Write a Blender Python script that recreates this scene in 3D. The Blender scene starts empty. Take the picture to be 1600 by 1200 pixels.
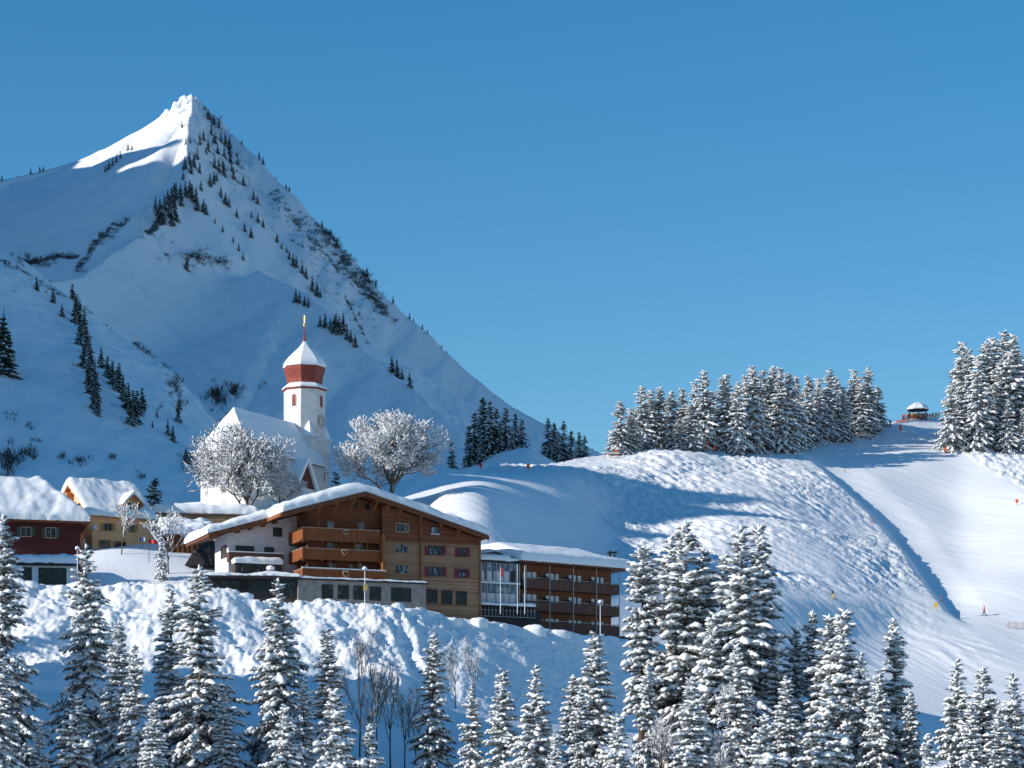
import bpy, math, random
import numpy as np
from mathutils import Vector, Matrix

# ------------------------------------------------------------------ camera, sky, sun
sc = bpy.context.scene
col = sc.collection
F = 4115.0; YH = 1350.0                       # focal length in photo pixels, horizon row
cam_d = bpy.data.cameras.new('camera'); cam = bpy.data.objects.new('camera', cam_d); col.objects.link(cam)
cam_d.sensor_fit = 'HORIZONTAL'; cam_d.sensor_width = 36.0
cam_d.lens = F / 1600.0 * 36.0
cam_d.shift_y = (YH - 600.0) / 1600.0
cam_d.clip_start = 1.0; cam_d.clip_end = 20000
cam.location = (0, 0, 0); cam.rotation_euler = (math.radians(90), 0, 0)
sc.camera = cam

SUN_EL = 21.0
SUN_AZ = 250.0                                # compass style: 0 = +Y, 90 = +X
el, az = math.radians(SUN_EL), math.radians(SUN_AZ)
S = Vector((math.sin(az) * math.cos(el), math.cos(az) * math.cos(el), math.sin(el)))
w = bpy.data.worlds.new('World'); sc.world = w; w.use_nodes = True
wn = w.node_tree.nodes; wl = w.node_tree.links
sky = wn.new('ShaderNodeTexSky'); sky.sky_type = 'NISHITA'; sky.sun_disc = False
sky.sun_elevation = el; sky.sun_rotation = az
sky.altitude = 1800; sky.air_density = 1.3; sky.dust_density = 0.0; sky.ozone_density = 3.0
bg = wn['Background']; bg.inputs['Strength'].default_value = 0.105
hs = wn.new('ShaderNodeHueSaturation'); hs.inputs['Saturation'].default_value = 1.36; hs.inputs['Hue'].default_value = .498
wl.new(sky.outputs[0], hs.inputs['Color']); wl.new(hs.outputs[0], bg.inputs['Color'])
sun_d = bpy.data.lights.new('sun', 'SUN'); sun_d.energy = 4.1; sun_d.angle = math.radians(0.53)
sun_d.color = (1.0, 0.93, 0.84)
sun = bpy.data.objects.new('sun', sun_d); col.objects.link(sun)
sun.rotation_euler = S.to_track_quat('Z', 'Y').to_euler()
sc.view_settings.view_transform = 'Standard'; sc.view_settings.look = 'None'
sc.view_settings.exposure = 0.40; sc.view_settings.gamma = 1.0
sc.view_settings.use_curve_mapping = False

# ------------------------------------------------------------------ helpers
def U(px): return (px - 800.0) / F
def W(px, py, Y): return Vector((U(px) * Y, Y, (YH - py) / F * Y))

def tag(o, label=None, cat=None, group=None, kind=None):
    if label: o['label'] = label
    if cat: o['category'] = cat
    if group: o['group'] = group
    if kind: o['kind'] = kind
    return o

def empty(name, loc, rz=0, label=None, cat=None, group=None):
    o = bpy.data.objects.new(name, None); col.objects.link(o)
    o.empty_display_size = 0.3
    o.location = loc; o.rotation_euler = (0, 0, rz)
    return tag(o, label, cat, group)

def mesh_np(name, V, Fc, smooth=False):
    """V (n,3) float, Fc: list of (m,k) int arrays"""
    me = bpy.data.meshes.new(name)
    if not isinstance(Fc, list): Fc = [Fc]
    Fc = [np.asarray(f) for f in Fc if len(f)]
    n = len(V)
    loops = np.concatenate([f.ravel() for f in Fc]).astype(np.int32)
    tot = np.concatenate([np.full(len(f), f.shape[1]) for f in Fc]).astype(np.int32)
    st = np.concatenate([[0], np.cumsum(tot)[:-1]]).astype(np.int32)
    me.vertices.add(n); me.vertices.foreach_set('co', np.asarray(V, np.float32).ravel())
    me.loops.add(len(loops)); me.loops.foreach_set('vertex_index', loops)
    me.polygons.add(len(tot)); me.polygons.foreach_set('loop_start', st)
    me.polygons.foreach_set('loop_total', tot)
    me.update(calc_edges=True); me.validate()
    if smooth: me.polygons.foreach_set('use_smooth', np.ones(len(tot), bool))
    return me

def link(name, me, m=None, parent=None, loc=None):
    o = bpy.data.objects.new(name, me); col.objects.link(o)
    if m and not me.materials: me.materials.append(m)
    if parent: o.parent = parent
    if loc is not None: o.location = loc
    return o

class MB:
    def __init__(s): s.v = []; s.f = []
    def add(s, vs, fs):
        n = len(s.v); s.v += [tuple(p) for p in vs]; s.f += [tuple(i + n for i in f) for f in fs]; return s
    def box(s, x0, x1, y0, y1, z0, z1):
        v = [(x0,y0,z0),(x1,y0,z0),(x1,y1,z0),(x0,y1,z0),(x0,y0,z1),(x1,y0,z1),(x1,y1,z1),(x0,y1,z1)]
        return s.add(v, [(0,3,2,1),(4,5,6,7),(0,1,5,4),(1,2,6,5),(2,3,7,6),(3,0,4,7)])
    def hexa(s, v):     # 8 verts: bottom 4 ccw, top 4 ccw
        return s.add(v, [(0,3,2,1),(4,5,6,7),(0,1,5,4),(1,2,6,5),(2,3,7,6),(3,0,4,7)])
    def prism(s, poly, axis, a, b):   # poly 2D, extruded along axis from a to b
        n = len(poly)
        def P(p, t):
            return {'x': (t, p[0], p[1]), 'y': (p[0], t, p[1]), 'z': (p[0], p[1], t)}[axis]
        v = [P(p, a) for p in poly] + [P(p, b) for p in poly]
        f = [tuple(range(n)), tuple(range(2*n-1, n-1, -1))] + [(i, i+n, (i+1) % n + n, (i+1) % n) for i in range(n)]
        return s.add(v, f)
    def tube(s, p0, p1, r0, r1=None, n=6):
        r1 = r0 if r1 is None else r1
        p0 = Vector(p0); p1 = Vector(p1); d = (p1 - p0).normalized()
        a = d.orthogonal().normalized(); b = d.cross(a)
        v = []
        for p, r in ((p0, r0), (p1, r1)):
            for i in range(n):
                t = 2*math.pi*i/n; v.append(p + a*math.cos(t)*r + b*math.sin(t)*r)
        return s.add(v, [tuple(range(n-1, -1, -1)), tuple(range(n, 2*n))] + [(i, (i+1) % n, (i+1) % n + n, i+n) for i in range(n)])
    def lathe(s, prof, n=8, c=(0,0), ph=0.0):
        v = []; f = []
        for (r, z) in prof:
            for i in range(n):
                t = 2*math.pi*i/n + ph; v.append((c[0] + r*math.cos(t), c[1] + r*math.sin(t), z))
        for k in range(len(prof)-1):
            for i in range(n):
                f.append((k*n+i, k*n+(i+1) % n, (k+1)*n+(i+1) % n, (k+1)*n+i))
        f.append(tuple(range(n-1, -1, -1))); f.append(tuple((len(prof)-1)*n+i for i in range(n)))
        return s.add(v, f)
    def build(s, name, m, parent=None, smooth=False, loc=None, bevel=0):
        me = bpy.data.meshes.new(name); me.from_pydata(s.v, [], s.f); me.update()
        if smooth: me.polygons.foreach_set('use_smooth', [True]*len(me.polygons))
        import bmesh
        bm = bmesh.new(); bm.from_mesh(me); bmesh.ops.recalc_face_normals(bm, faces=bm.faces)
        bm.to_mesh(me); bm.free()
        o = link(name, me, m, parent, loc)
        return o

# ---- numpy gradient noise
def _hash(ix, iy, seed):
    h = (ix.astype(np.int64)*374761393 + iy.astype(np.int64)*668265263 + seed*1442695041) & 0xffffffff
    h = ((h ^ (h >> 13)) * 1274126177) & 0xffffffff
    return ((h ^ (h >> 16)) & 0xffff) / 65536.0
def noise(x, y, seed=0):
    ix = np.floor(x); iy = np.floor(y); fx = x-ix; fy = y-iy
    u = fx*fx*fx*(fx*(fx*6-15)+10); v = fy*fy*fy*(fy*(fy*6-15)+10)
    def g(dx, dy):
        a = _hash(ix+dx, iy+dy, seed)*2*np.pi
        return np.cos(a)*(fx-dx) + np.sin(a)*(fy-dy)
    n0 = g(0,0)*(1-u)+g(1,0)*u; n1 = g(0,1)*(1-u)+g(1,1)*u
    return (n0*(1-v)+n1*v)*1.5
def fbm(x, y, seed=0, oct=4, gain=.5):
    s = 0; a = 1
    for k in range(oct):
        s = s + a*noise(x, y, seed+k*17); x = x*2.03+5.1; y = y*2.03+1.7; a *= gain
    return s
def sstep(a, b, x):
    t = np.clip((x-a)/(b-a), 0, 1); return t*t*(3-2*t)

# ------------------------------------------------------------------ materials
def mat(name, c, rough=.7, var=.12, scale=3.0, bump=0.0, bscale=None, spec=.3, metal=0.0, c2=None, stretch=None, detail=4):
    m = bpy.data.materials.new(name); m.use_nodes = True
    nt = m.node_tree; b = nt.nodes['Principled BSDF']; N = nt.nodes.new; K = nt.links.new
    b.inputs['Roughness'].default_value = rough; b.inputs['Specular IOR Level'].default_value = spec
    b.inputs['Metallic'].default_value = metal
    tc = N('ShaderNodeTexCoord'); mp = N('ShaderNodeMapping'); K(tc.outputs['Object'], mp.inputs[0])
    if stretch: mp.inputs['Scale'].default_value = stretch
    nz = N('ShaderNodeTexNoise'); nz.inputs['Scale'].default_value = scale; nz.inputs['Detail'].default_value = detail
    K(mp.outputs[0], nz.inputs['Vector'])
    mx = N('ShaderNodeMix'); mx.data_type = 'RGBA'
    rp = N('ShaderNodeMapRange'); rp.inputs[1].default_value = .3; rp.inputs[2].default_value = .7
    K(nz.outputs['Fac'], rp.inputs[0]); K(rp.outputs[0], mx.inputs[0])
    d = c2 if c2 else tuple(x*(1-var*1.6) for x in c)
    e = c if c2 else tuple(min(1, x*(1+var)) for x in c)
    mx.inputs[6].default_value = (*d, 1); mx.inputs[7].default_value = (*e, 1)
    K(mx.outputs[2], b.inputs['Base Color'])
    if bump:
        n2 = N('ShaderNodeTexNoise'); n2.inputs['Scale'].default_value = bscale or scale*3; n2.inputs['Detail'].default_value = 5
        K(mp.outputs[0], n2.inputs['Vector'])
        bp = N('ShaderNodeBump'); bp.inputs['Strength'].default_value = 1; bp.inputs['Distance'].default_value = bump
        K(n2.outputs['Fac'], bp.inputs['Height']); K(bp.outputs[0], b.inputs['Normal'])
    return m

M = {}
M['snow'] = mat('snow', (.86,.875,.89), .55, .02, .8, bump=.03, bscale=4, spec=.25)
M['snow_fine'] = mat('snow_fine', (.86,.875,.89), .6, .02, 2, bump=.05, bscale=6, spec=.2)

def terrain_mat(name, bump, bscale, rock=False):
    m = mat(name, (.86,.875,.89), .6, .015, .05, bump=bump, bscale=bscale, spec=.2)
    if rock:
        nt = m.node_tree; N = nt.nodes.new; K = nt.links.new; b = nt.nodes['Principled BSDF']
        at = N('ShaderNodeAttribute'); at.attribute_name = 'rock'
        tc = N('ShaderNodeTexCoord')
        nz = N('ShaderNodeTexNoise'); nz.inputs['Scale'].default_value = .10; nz.inputs['Detail'].default_value = 10; nz.inputs['Roughness'].default_value = .82
        mp = N('ShaderNodeMapping'); mp.inputs['Scale'].default_value = (1,1,1)
        K(tc.outputs['Object'], mp.inputs[0]); K(mp.outputs[0], nz.inputs['Vector'])
        ad = N('ShaderNodeMath'); ad.operation = 'MULTIPLY_ADD'; ad.inputs[1].default_value = .42; ad.inputs[2].default_value = 0
        K(at.outputs['Fac'], ad.inputs[0])
        a2 = N('ShaderNodeMath'); a2.operation = 'ADD'; K(ad.outputs[0], a2.inputs[0]); K(nz.outputs['Fac'], a2.inputs[1])
        rp = N('ShaderNodeMapRange'); rp.inputs[1].default_value = .80; rp.inputs[2].default_value = .88
        K(a2.outputs[0], rp.inputs[0])
        old = b.inputs['Base Color'].links[0].from_socket
        mx = N('ShaderNodeMix'); mx.data_type = 'RGBA'; K(rp.outputs[0], mx.inputs[0]); K(old, mx.inputs[6])
        n3 = N('ShaderNodeTexNoise'); n3.inputs['Scale'].default_value = .3; K(tc.outputs['Object'], n3.inputs['Vector'])
        cr = N('ShaderNodeMix'); cr.data_type = 'RGBA'; K(n3.outputs['Fac'], cr.inputs[0])
        cr.inputs[6].default_value = (.06,.055,.05,1); cr.inputs[7].default_value = (.22,.19,.16,1)
        K(cr.outputs[2], mx.inputs[7]); K(mx.outputs[2], b.inputs['Base Color'])
    return m

# ------------------------------------------------------------------ terrain
class Layer:
    """height sheet on a fan grid: columns are bearings, rows run away from the viewpoint"""
    def __init__(s, pxs, Y, Z): s.px = pxs; s.Y = Y; s.Z = Z      # Y,Z (rows, cols)
    def z(s, x, y):
        px = 800 + F*x/y; t = np.interp(px, s.px, np.arange(len(s.px))); i = int(min(max(t,0), len(s.px)-2)); f = t-i
        return (1-f)*np.interp(y, s.Y[:,i], s.Z[:,i]) + f*np.interp(y, s.Y[:,i+1], s.Z[:,i+1])
    def hit(s, px, py, ymin=0):
        """first ground point seen along a pixel's ray"""
        i = int(round(np.interp(px, s.px, np.arange(len(s.px)))))
        k = (YH-py)/F
        d = s.Z[:,i] - k*s.Y[:,i]
        ok = np.where((d >= 0) & (s.Y[:,i] >= ymin))[0]
        if len(ok) == 0: j = int(np.argmax(np.where(s.Y[:,i] >= ymin, s.Z[:,i]/s.Y[:,i], -9)))
        else: j = ok[0]
        if j > 0 and len(ok):
            d0, d1 = d[j-1], d[j]; t = -d0/(d1-d0) if d1 != d0 else 0; t = min(max(t,0),1)
            Yv = s.Y[j-1,i]*(1-t)+s.Y[j,i]*t
        else: Yv = s.Y[j,i]
        return Vector((U(px)*Yv, Yv, s.z(U(px)*Yv, Yv)))
    def build(s, name, m, rock=None):
        R, C = s.Y.shape
        X = (s.px[None,:]-800)/F*s.Y
        V = np.stack([X, s.Y, s.Z], -1).reshape(-1,3)
        i = np.arange(R*C).reshape(R,C)
        q = np.stack([i[:-1,:-1], i[:-1,1:], i[1:,1:], i[1:,:-1]], -1).reshape(-1,4)
        me = mesh_np(name, V, q, True)
        if rock is not None:
            a = me.attributes.new('rock', 'FLOAT', 'POINT'); a.data.foreach_set('value', rock.ravel().astype(np.float32))
        return tag(link(name, me, m), kind='structure')

def rowsheet(pxs, rows, counts, smooth=6):
    """rows: list of dict px->(Y,z) ; interpolated over columns and then along the column"""
    Ys = []; Zs = []
    for r in rows:
        k = sorted(r); Ys.append(np.interp(pxs, k, [r[i][0] for i in k])); Zs.append(np.interp(pxs, k, [r[i][1] for i in k]))
    sg = 14/(pxs[1]-pxs[0]); kx = np.arange(-int(3*sg), int(3*sg)+1); kern = np.exp(-(kx/sg)**2/2); kern /= kern.sum(); hw = len(kx)//2
    sm = lambda a: np.convolve(np.concatenate([2*a[0]-a[1:hw+1][::-1], a, 2*a[-1]-a[-hw-1:-1][::-1]]), kern, 'valid')
    Ys = np.array([sm(a) for a in Ys]); Zs = np.array([sm(a) for a in Zs])
    oy = []; oz = []
    for k, n in enumerate(counts):
        t = np.arange(n)/n
        oy.append(Ys[k][None]*(1-t[:,None])+Ys[k+1][None]*t[:,None]); oz.append(Zs[k][None]*(1-t[:,None])+Zs[k+1][None]*t[:,None])
    oy.append(Ys[-1:]); oz.append(Zs[-1:])
    Y = np.concatenate(oy); Z = np.concatenate(oz)
    for _ in range(smooth):
        Z[1:-1] = (Z[:-2]+2*Z[1:-1]+Z[2:])/4
        Z[:,1:-1] = (Z[:,:-2]+2*Z[:,1:-1]+Z[:,2:])/4
        Y[:,1:-1] = (Y[:,:-2]+2*Y[:,1:-1]+Y[:,2:])/4
    return Y, Z
def P(Y, py): return (Y, (YH-py)/F*Y)

# --- near ground: valley side, village bank and shelf, ski slope up to its crest
KX = [-250,0,150,300,450,600,760,900,1000,1100,1200,1300,1400,1500,1600,1850]
lip = dict(zip(KX, [P(346,908),P(346,905),P(346,914),P(346,910),P(347,938),P(349,948),P(358,970),P(371,988),P(381,1003),P(388,1040),P(394,1075),P(400,1102),P(405,1120),P(410,1125),P(412,1128),P(415,1130)]))
mid = {}
for k,(Yv,zv) in lip.items():
    pm = np.interp(k, [0,600,760,900,1000,1100,1200,1300,1850],[1078,1095,1112,1130,1140,1165,1185,1200,1212])
    mid[k] = P(Yv-25, pm)
rows = [
 {k:(1.5,-2.2) for k in KX}, {k:(130,-15.) for k in KX}, {k:(235,-6.) for k in KX}, {k:P(288,1262) for k in KX}, mid, lip,
 {k:(lip[k][0]+3, lip[k][1]-(.35 if k<1050 else -.6)) for k in KX},
 dict(zip(KX,[(366,39),(366,38.5),(366,38.5),(366,37),(368,35),(372,34.7),(378,34),(388,33),(396,33.2)]+[(lip[k][0]+16,lip[k][1]+4.5) for k in KX[9:]])),
 dict(zip(KX,[(400,48),(400,47.5),(400,48),(400,48.5),(400,48),(402,47),P(420,862),P(428,888),P(440,890),P(455,900),P(470,915),P(476,932),P(482,951),P(486,960),P(488,963),P(490,966)])),
 dict(zip(KX,[(436,58),(436,58),(436,58),(436,60),(438,60.5),(440,60),P(465,812),P(482,812),P(498,812),P(520,818),P(535,820),P(548,828),P(560,838),P(570,842),P(566,842),P(550,845)])),
]
crest = {-250:(470,61),0:(470,61),300:(470,62),450:(470,62.5),560:(478,64),620:P(488,778),660:P(500,752),700:P(512,737),760:P(540,731),850:P(570,724),940:P(595,716),1000:P(600,718),1060:P(605,716),
 1100:P(612,707),1160:P(620,701),1230:P(640,694),1262:P(648,684),1320:P(660,676),1400:P(680,662),1470:P(700,652),1540:P(700,655),1600:P(690,668),1850:P(670,668)}
rows.append(crest)
rows.append({k:(v[0]+28, v[1]-.8) for k,v in crest.items()})
rows.append({k:(v[0]+130, v[1]-30) for k,v in crest.items()})
rows.append({k:(v[0]+300, v[1]-70) for k,v in crest.items()})
pxs = np.linspace(-200, 1780, 800)
Y1, Z1 = rowsheet(pxs, rows, [4,8,12,60,110,8,24,86,96,120,8,8,4], smooth=5)
X1 = (pxs[None]-800)/F*Y1; PX = np.broadcast_to(pxs[None], Y1.shape); PY = YH - Z1/Y1*F
# rough snow thrown over the bank
lipY = np.interp(pxs, KX, [lip[k][0] for k in KX])[None]
mb = sstep(-34,-20, Y1-lipY)*(1-sstep(1.5,5,Y1-lipY))*(1-sstep(960,1060,PX))
lump = fbm(X1*.42, Y1*.42, 3, 4, .55); ridg = 1-np.abs(noise(X1*.33, Y1*.12, 9))*2
left = 1-.6*sstep(560,760,PX)
pat = sstep(-.25,.35,noise(X1*.09,Y1*.09,6))
Z1 += mb*left*(lump*.34 + 1.0*fbm(X1*.11, Y1*.13, 8, 3) + (.3+.7*pat)*.34*np.maximum(-.1,fbm(X1*1.5,Y1*1.2,5,3)) + .55*(ridg-.5)*sstep(430,620,PX)*(1-sstep(700,800,PX)))
Z1 += .07*mb*fbm(X1*2.1, Y1*1.8, 13, 2)
# rough tracked snow on the ski hump, smooth piste beside it
edge_px = np.interp(PY, [640,690,745,830,900,960,1000,1300],[1150,1235,1300,1390,1440,1492,1560,1700])   # edge of the groomed run
left_of = edge_px - PX
onslope = sstep(6,30,Y1-np.interp(pxs,KX,[rows[7][k][0] for k in KX])[None])*sstep(600,700,PX)*(1-sstep(0,25,Y1-np.interp(pxs,sorted(crest),[crest[k][0] for k in sorted(crest)])[None]))
rough = (1-.75*sstep(905,950,PY))*onslope*sstep(0,25,left_of)*sstep(-40,60, PX - np.interp(PY,[720,800,870,950],[720,900,1010,1100]))
# fall line runs down and to the right: stretch the bumps along it
ca, sa = math.cos(math.radians(-38)), math.sin(math.radians(-38))
A = X1*ca + (-Y1)*-sa*1.0; B = X1*-sa*-1.0 + Y1*ca
al = X1*.62 - Y1*.78; ac = X1*.78 + Y1*.62
wx_ = al+3.5*noise(X1*.05,Y1*.05,41); wc = ac+2.5*noise(X1*.06,Y1*.04,42)
patch = .35+.65*sstep(-.35,.25,noise(X1*.045,Y1*.03,43))
Z1 += rough*patch*(.46*fbm(wc*.7, wx_*.13, 21, 3, .6) + .36*fbm(wc*1.35, wx_*.40, 31, 2) + .22*noise(wc*.22, wx_*.08, 22))
def tracks(sd, n, amp, mask):
    # pairs of ski tracks curving down the hill
    rng = np.random.default_rng(sd); d = 0
    for k in range(n):
        c0 = rng.uniform(-60,170); f = rng.uniform(.05,.11); ph_ = rng.uniform(0,6.3); am = rng.uniform(.8,3.5); sl = rng.uniform(-.8,.8)
        q = ac - c0 - am*np.sin(al*f+ph_) - sl*(al+300)
        d = d - np.exp(-(q/.42)**2) + .5*np.exp(-((q-.75)/.4)**2)
    return amp*mask*np.clip(d,-1.2,1)
Z1 += tracks(5, 26, .17, onslope*sstep(0,25,left_of)*sstep(-.35,.1,noise(X1*.03,Y1*.03,47))*(1-.8*sstep(900,940,PY)))
# broad swells of the hump and its flank above the groomed run
right_of = PX-edge_px
Z1 += onslope*.14*np.clip((X1-(edge_px-800)/F*Y1),0,34)*sstep(5,60,right_of)*(1-sstep(930,965,PY))*sstep(672,760,PY)
e2 = np.interp(PY,[660,690,705,740,800,880],[1395,1415,1450,1510,1600,1720])
rr_ = onslope*sstep(0,14,PX-e2)*sstep(674,690,PY)
Z1 += rr_*(.5*fbm(X1*.5,Y1*.25,111,3)+.22*fbm(X1*1.3,Y1*.6,112,2)+.35)
g = lambda cx,cy,sx,sy: np.exp(-((PX-cx)/sx)**2-((PY-cy)/sy)**2)
Z1 += onslope*(2.1*sstep(-4,20,left_of)*(1-sstep(140,420,left_of)))*sstep(690,760,PY)*(1-sstep(945,985,PY))
Z1 += 3.5*g(880,765,95,26)*onslope + 3.0*g(1040,735,90,20)*onslope
Z1 += onslope*1.2*noise(X1*.045,Y1*.03,77)
Z1 += 3.5*np.exp(-((PX-800)/120)**2)*onslope*sstep(750,830,PY)
Z1 -= 2.2*g(1330,1010,160,50)*sstep(300,350,Y1)
Z1 += .07*onslope*fbm(ac*.5, al*.07, 51, 2)
Z1 += onslope*np.exp(-((PY-825)/60)**2)*(4.0*np.exp(-((PX-735)/75)**2)-4.5*np.exp(-((PX-965)/105)**2))                       # faint grooming and ski tracks
low = sstep(1050,1150,PX)*(1-sstep(-8,0,Y1-np.interp(pxs,KX,[rows[8][k][0] for k in KX])[None]))*sstep(300,350,Y1)
a2 = X1*.40-Y1*.92; c2 = X1*.92+Y1*.40+2.5*noise(X1*.05,Y1*.02,64)
Z1 += low*(.13*noise(c2*.5+2*noise(a2*.05,c2*.05,66), a2*.02, 61)+.08*noise(c2*1.3, a2*.04, 62))*sstep(-.3,.3,noise(X1*.05,Y1*.03,63)) + tracks(9, 7, .10, low)                            # fans of tracks under the traverse
Z1 += 1.6*np.exp(-((X1+58)/9)**2-((Y1-389)/6)**2) - 1.8*np.exp(-((X1+48)/14)**2-((Y1-368)/9)**2)
G = Layer(pxs, Y1, Z1); G.build('snow_ground', terrain_mat('ground_snow', .06, 2.2))

# --- hillside on the left behind the village
px2 = np.linspace(-250, 600, 300)
cr2 = {-250:P(1050,268),-60:P(1050,372),0:P(1050,400),60:P(1040,432),100:P(1030,458),150:P(1015,488),200:P(1000,523),250:P(980,563),290:P(960,598),340:P(930,648),400:P(900,705),450:P(870,745),520:P(850,790),600:P(820,830)}
K2 = sorted(cr2)
r2 = [{k:(475,55) for k in K2},{k:P(640,830 if k<400 else 860) for k in K2}, cr2, {k:(cr2[k][0]+60,cr2[k][1]-12) for k in K2},{k:(cr2[k][0]+400,cr2[k][1]-120) for k in K2}]
Y2, Z2 = rowsheet(px2, r2, [16,170,16,14], smooth=4)
X2 = (px2[None]-800)/F*Y2
m2 = sstep(600,700,Y2)
Z2 += m2*(5*noise(X2*.018, Y2*.006, 5) + 1.6*fbm(X2*.05, Y2*.02, 15, 3) + .35*fbm(X2*.2,Y2*.1,25,3))
PX2 = np.broadcast_to(px2[None],Y2.shape); PY2 = YH-Z2/Y2*F
def band(PXa,PYa,pts,wd):
    d = np.full(PXa.shape, 1e9)
    for (x0,y0),(x1,y1) in zip(pts[:-1],pts[1:]):
        t = np.clip(((PXa-x0)*(x1-x0)+(PYa-y0)*(y1-y0))/((x1-x0)**2+(y1-y0)**2),0,1)
        d = np.minimum(d, np.hypot(PXa-x0-t*(x1-x0), PYa-y0-t*(y1-y0)))
    return np.exp(-(d/wd)**2)
rk2 = np.maximum.reduce([band(PX2,PY2,[(0,405),(60,440),(150,490),(250,565)],9)*.75, band(PX2,PY2,[(255,600),(275,640),(300,700),(330,730)],22)*.5,
   band(PX2,PY2,[(0,630),(60,680),(140,720)],12)*.55, band(PX2,PY2,[(120,540),(150,640)],9)*.6, band(PX2,PY2,[(20,730),(180,700),(240,760)],16)*.45])
H2 = Layer(px2, Y2, Z2); H2.build('hillside', terrain_mat('hill_snow', .5, .25, True), rk2)

# --- low rise carrying the dark spruces behind the ski hump
px3 = np.linspace(480, 1100, 160)
cr3 = {480:P(850,800),560:P(850,765),640:P(850,748),700:P(850,738),740:P(845,722),790:P(840,700),825:P(840,694),868:P(850,722),930:P(860,738),1000:P(870,760),1100:P(880,800)}
K3 = sorted(cr3)
r3 = [{k:P(600,870) for k in K3}, {k:P(720,800) for k in K3}, cr3, {k:(cr3[k][0]+60,cr3[k][1]-8) for k in K3},{k:(cr3[k][0]+500,cr3[k][1]-120) for k in K3}]
Y3, Z3 = rowsheet(px3, r3, [10,70,10,10], smooth=3)
H3 = Layer(px3, Y3, Z3); H3.build('far_rise', terrain_mat('rise_snow', .3, .4))

# --- the big pyramid mountain: ridge lines with faces falling from them
px4 = np.concatenate([np.linspace(-420,-20,60,endpoint=False), np.linspace(-20,1000,400,endpoint=False), np.linspace(1000,1500,50)])
yy = np.concatenate([np.linspace(1300,2150,20,endpoint=False), np.linspace(2150,3300,330,endpoint=False), np.linspace(3300,4600,24)])
Y4 = np.repeat(yy[:,None], len(px4), 1); X4 = (px4[None]-800)/F*Y4
def ridge(pts): return [tuple(W(*p)) for p in pts]
RL = [
 (ridge([(-420,330,3200),(-100,292,3200),(0,277,3200),(60,264,3200),(110,250,3200),(150,237,3200),(200,214,3200),(240,192,3200),(262,181,3200)]), .62),
 (ridge([(269,172,3190),(272,160,3195),(283,152,3200),(300,151,3200),(316,161,3190),(345,190,3160)]), 1.7),
 (ridge([(345,190,3160),(400,240,3080),(450,292,3030),(500,345,2990),(545,392,2960),(580,435,2935),(600,455,2920),(650,500,2890),(700,545,2860),(750,592,2830),(800,630,2800),(850,657,2770),(900,682,2740),(945,706,2720),(1100,790,2650),(1500,900,2500)]), .80),
 (ridge([(300,155,3200),(298,178,3060),(293,205,2990),(290,280,2860),(262,310,2810),(240,352,2750),(175,385,2650),(130,425,2540),(60,450,2400)]), .68),
 (ridge([(400,425,2760),(470,460,2680),(520,492,2620),(600,570,2520),(650,610,2460),(740,690,2350),(900,750,2200)]), .50),
]
def cone(RLk, mr=None):
    pts, m = RLk; best = np.full(X4.shape, -1e9)
    for p,q in zip(pts[:-1], pts[1:]):
        dx,dy,dz = q[0]-p[0],q[1]-p[1],q[2]-p[2]
        t = np.clip(((X4-p[0])*dx+(Y4-p[1])*dy)/(dx*dx+dy*dy),0,1)
        d = np.hypot(X4-p[0]-t*dx, Y4-p[1]-t*dy)
        side = sstep(-30, 30, X4-p[0]-t*dx)
        best = np.maximum(best, p[2]+t*dz-(m if mr is None else m+(mr-m)*side)*d)
    return best
gul = noise(X4*.006,Y4*.0025,71)
cs = [cone(r, mr) for r, mr in zip(RL, [1.7, None, 1.30, 1.15, .68])]
kk = 9.0
mx = np.maximum.reduce(cs)
Z4 = mx + kk*np.log(sum(np.exp(np.clip((c-mx)/kk,-40,0)) for c in cs)) - kk*.35
far = np.minimum(1, (cs[0]*0+1)); dist_crest = sstep(0,60, np.interp(px4,[345,400,500,600,900,1500],[3200,3080,2990,2920,2740,2500])[None]-Y4)
Z4 += dist_crest*(gul*7 + 3.5*fbm(X4*.012,Y4*.006,81,4)) + 3.2*(1-dist_crest)*fbm(X4*.03,Y4*.01,83,3)*sstep(-300,-260,X4)*(1-sstep(-40,10,X4))
PX4 = np.broadcast_to(px4[None],Y4.shape); PY4 = YH-Z4/Y4*F
# rugged right face and summit crag
rug = np.maximum.reduce([band(PX4,PY4,[(330,190),(420,300),(560,440),(620,500)],38), band(PX4,PY4,[(285,165),(275,180)],16)*1.0, band(PX4,PY4,[(250,330),(230,360)],22), band(PX4,PY4,[(150,385),(200,345)],14), band(PX4,PY4,[(290,410),(350,410)],20)*.8,
     band(PX4,PY4,[(300,200),(380,330)],30)*.7])
Z4 += rug*(7*(1-2*np.abs(noise(X4*.03,Y4*.018,91))) + 5*fbm(X4*.05,Y4*.05,92,3))*dist_crest
face = sstep(-330,-280,X4)*(1-sstep(-60,60,X4))
crag = band(PX4,PY4,[(272,168),(300,162)],20)*sstep(3100,3150,Y4)
Z4 += crag*(5*(1-2*np.abs(noise(X4*.10,Y4*.03,101)))+3*fbm(X4*.22,Y4*.08,102,3))
Z4 += (.8*fbm(X4*.05,Y4*.02,95,3))*dist_crest + face*dist_crest*(3.0*(1-2*np.abs(noise(X4*.022+Y4*.006,Y4*.006,97)))+1.2*fbm(X4*.09,Y4*.03,98,2))
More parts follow.
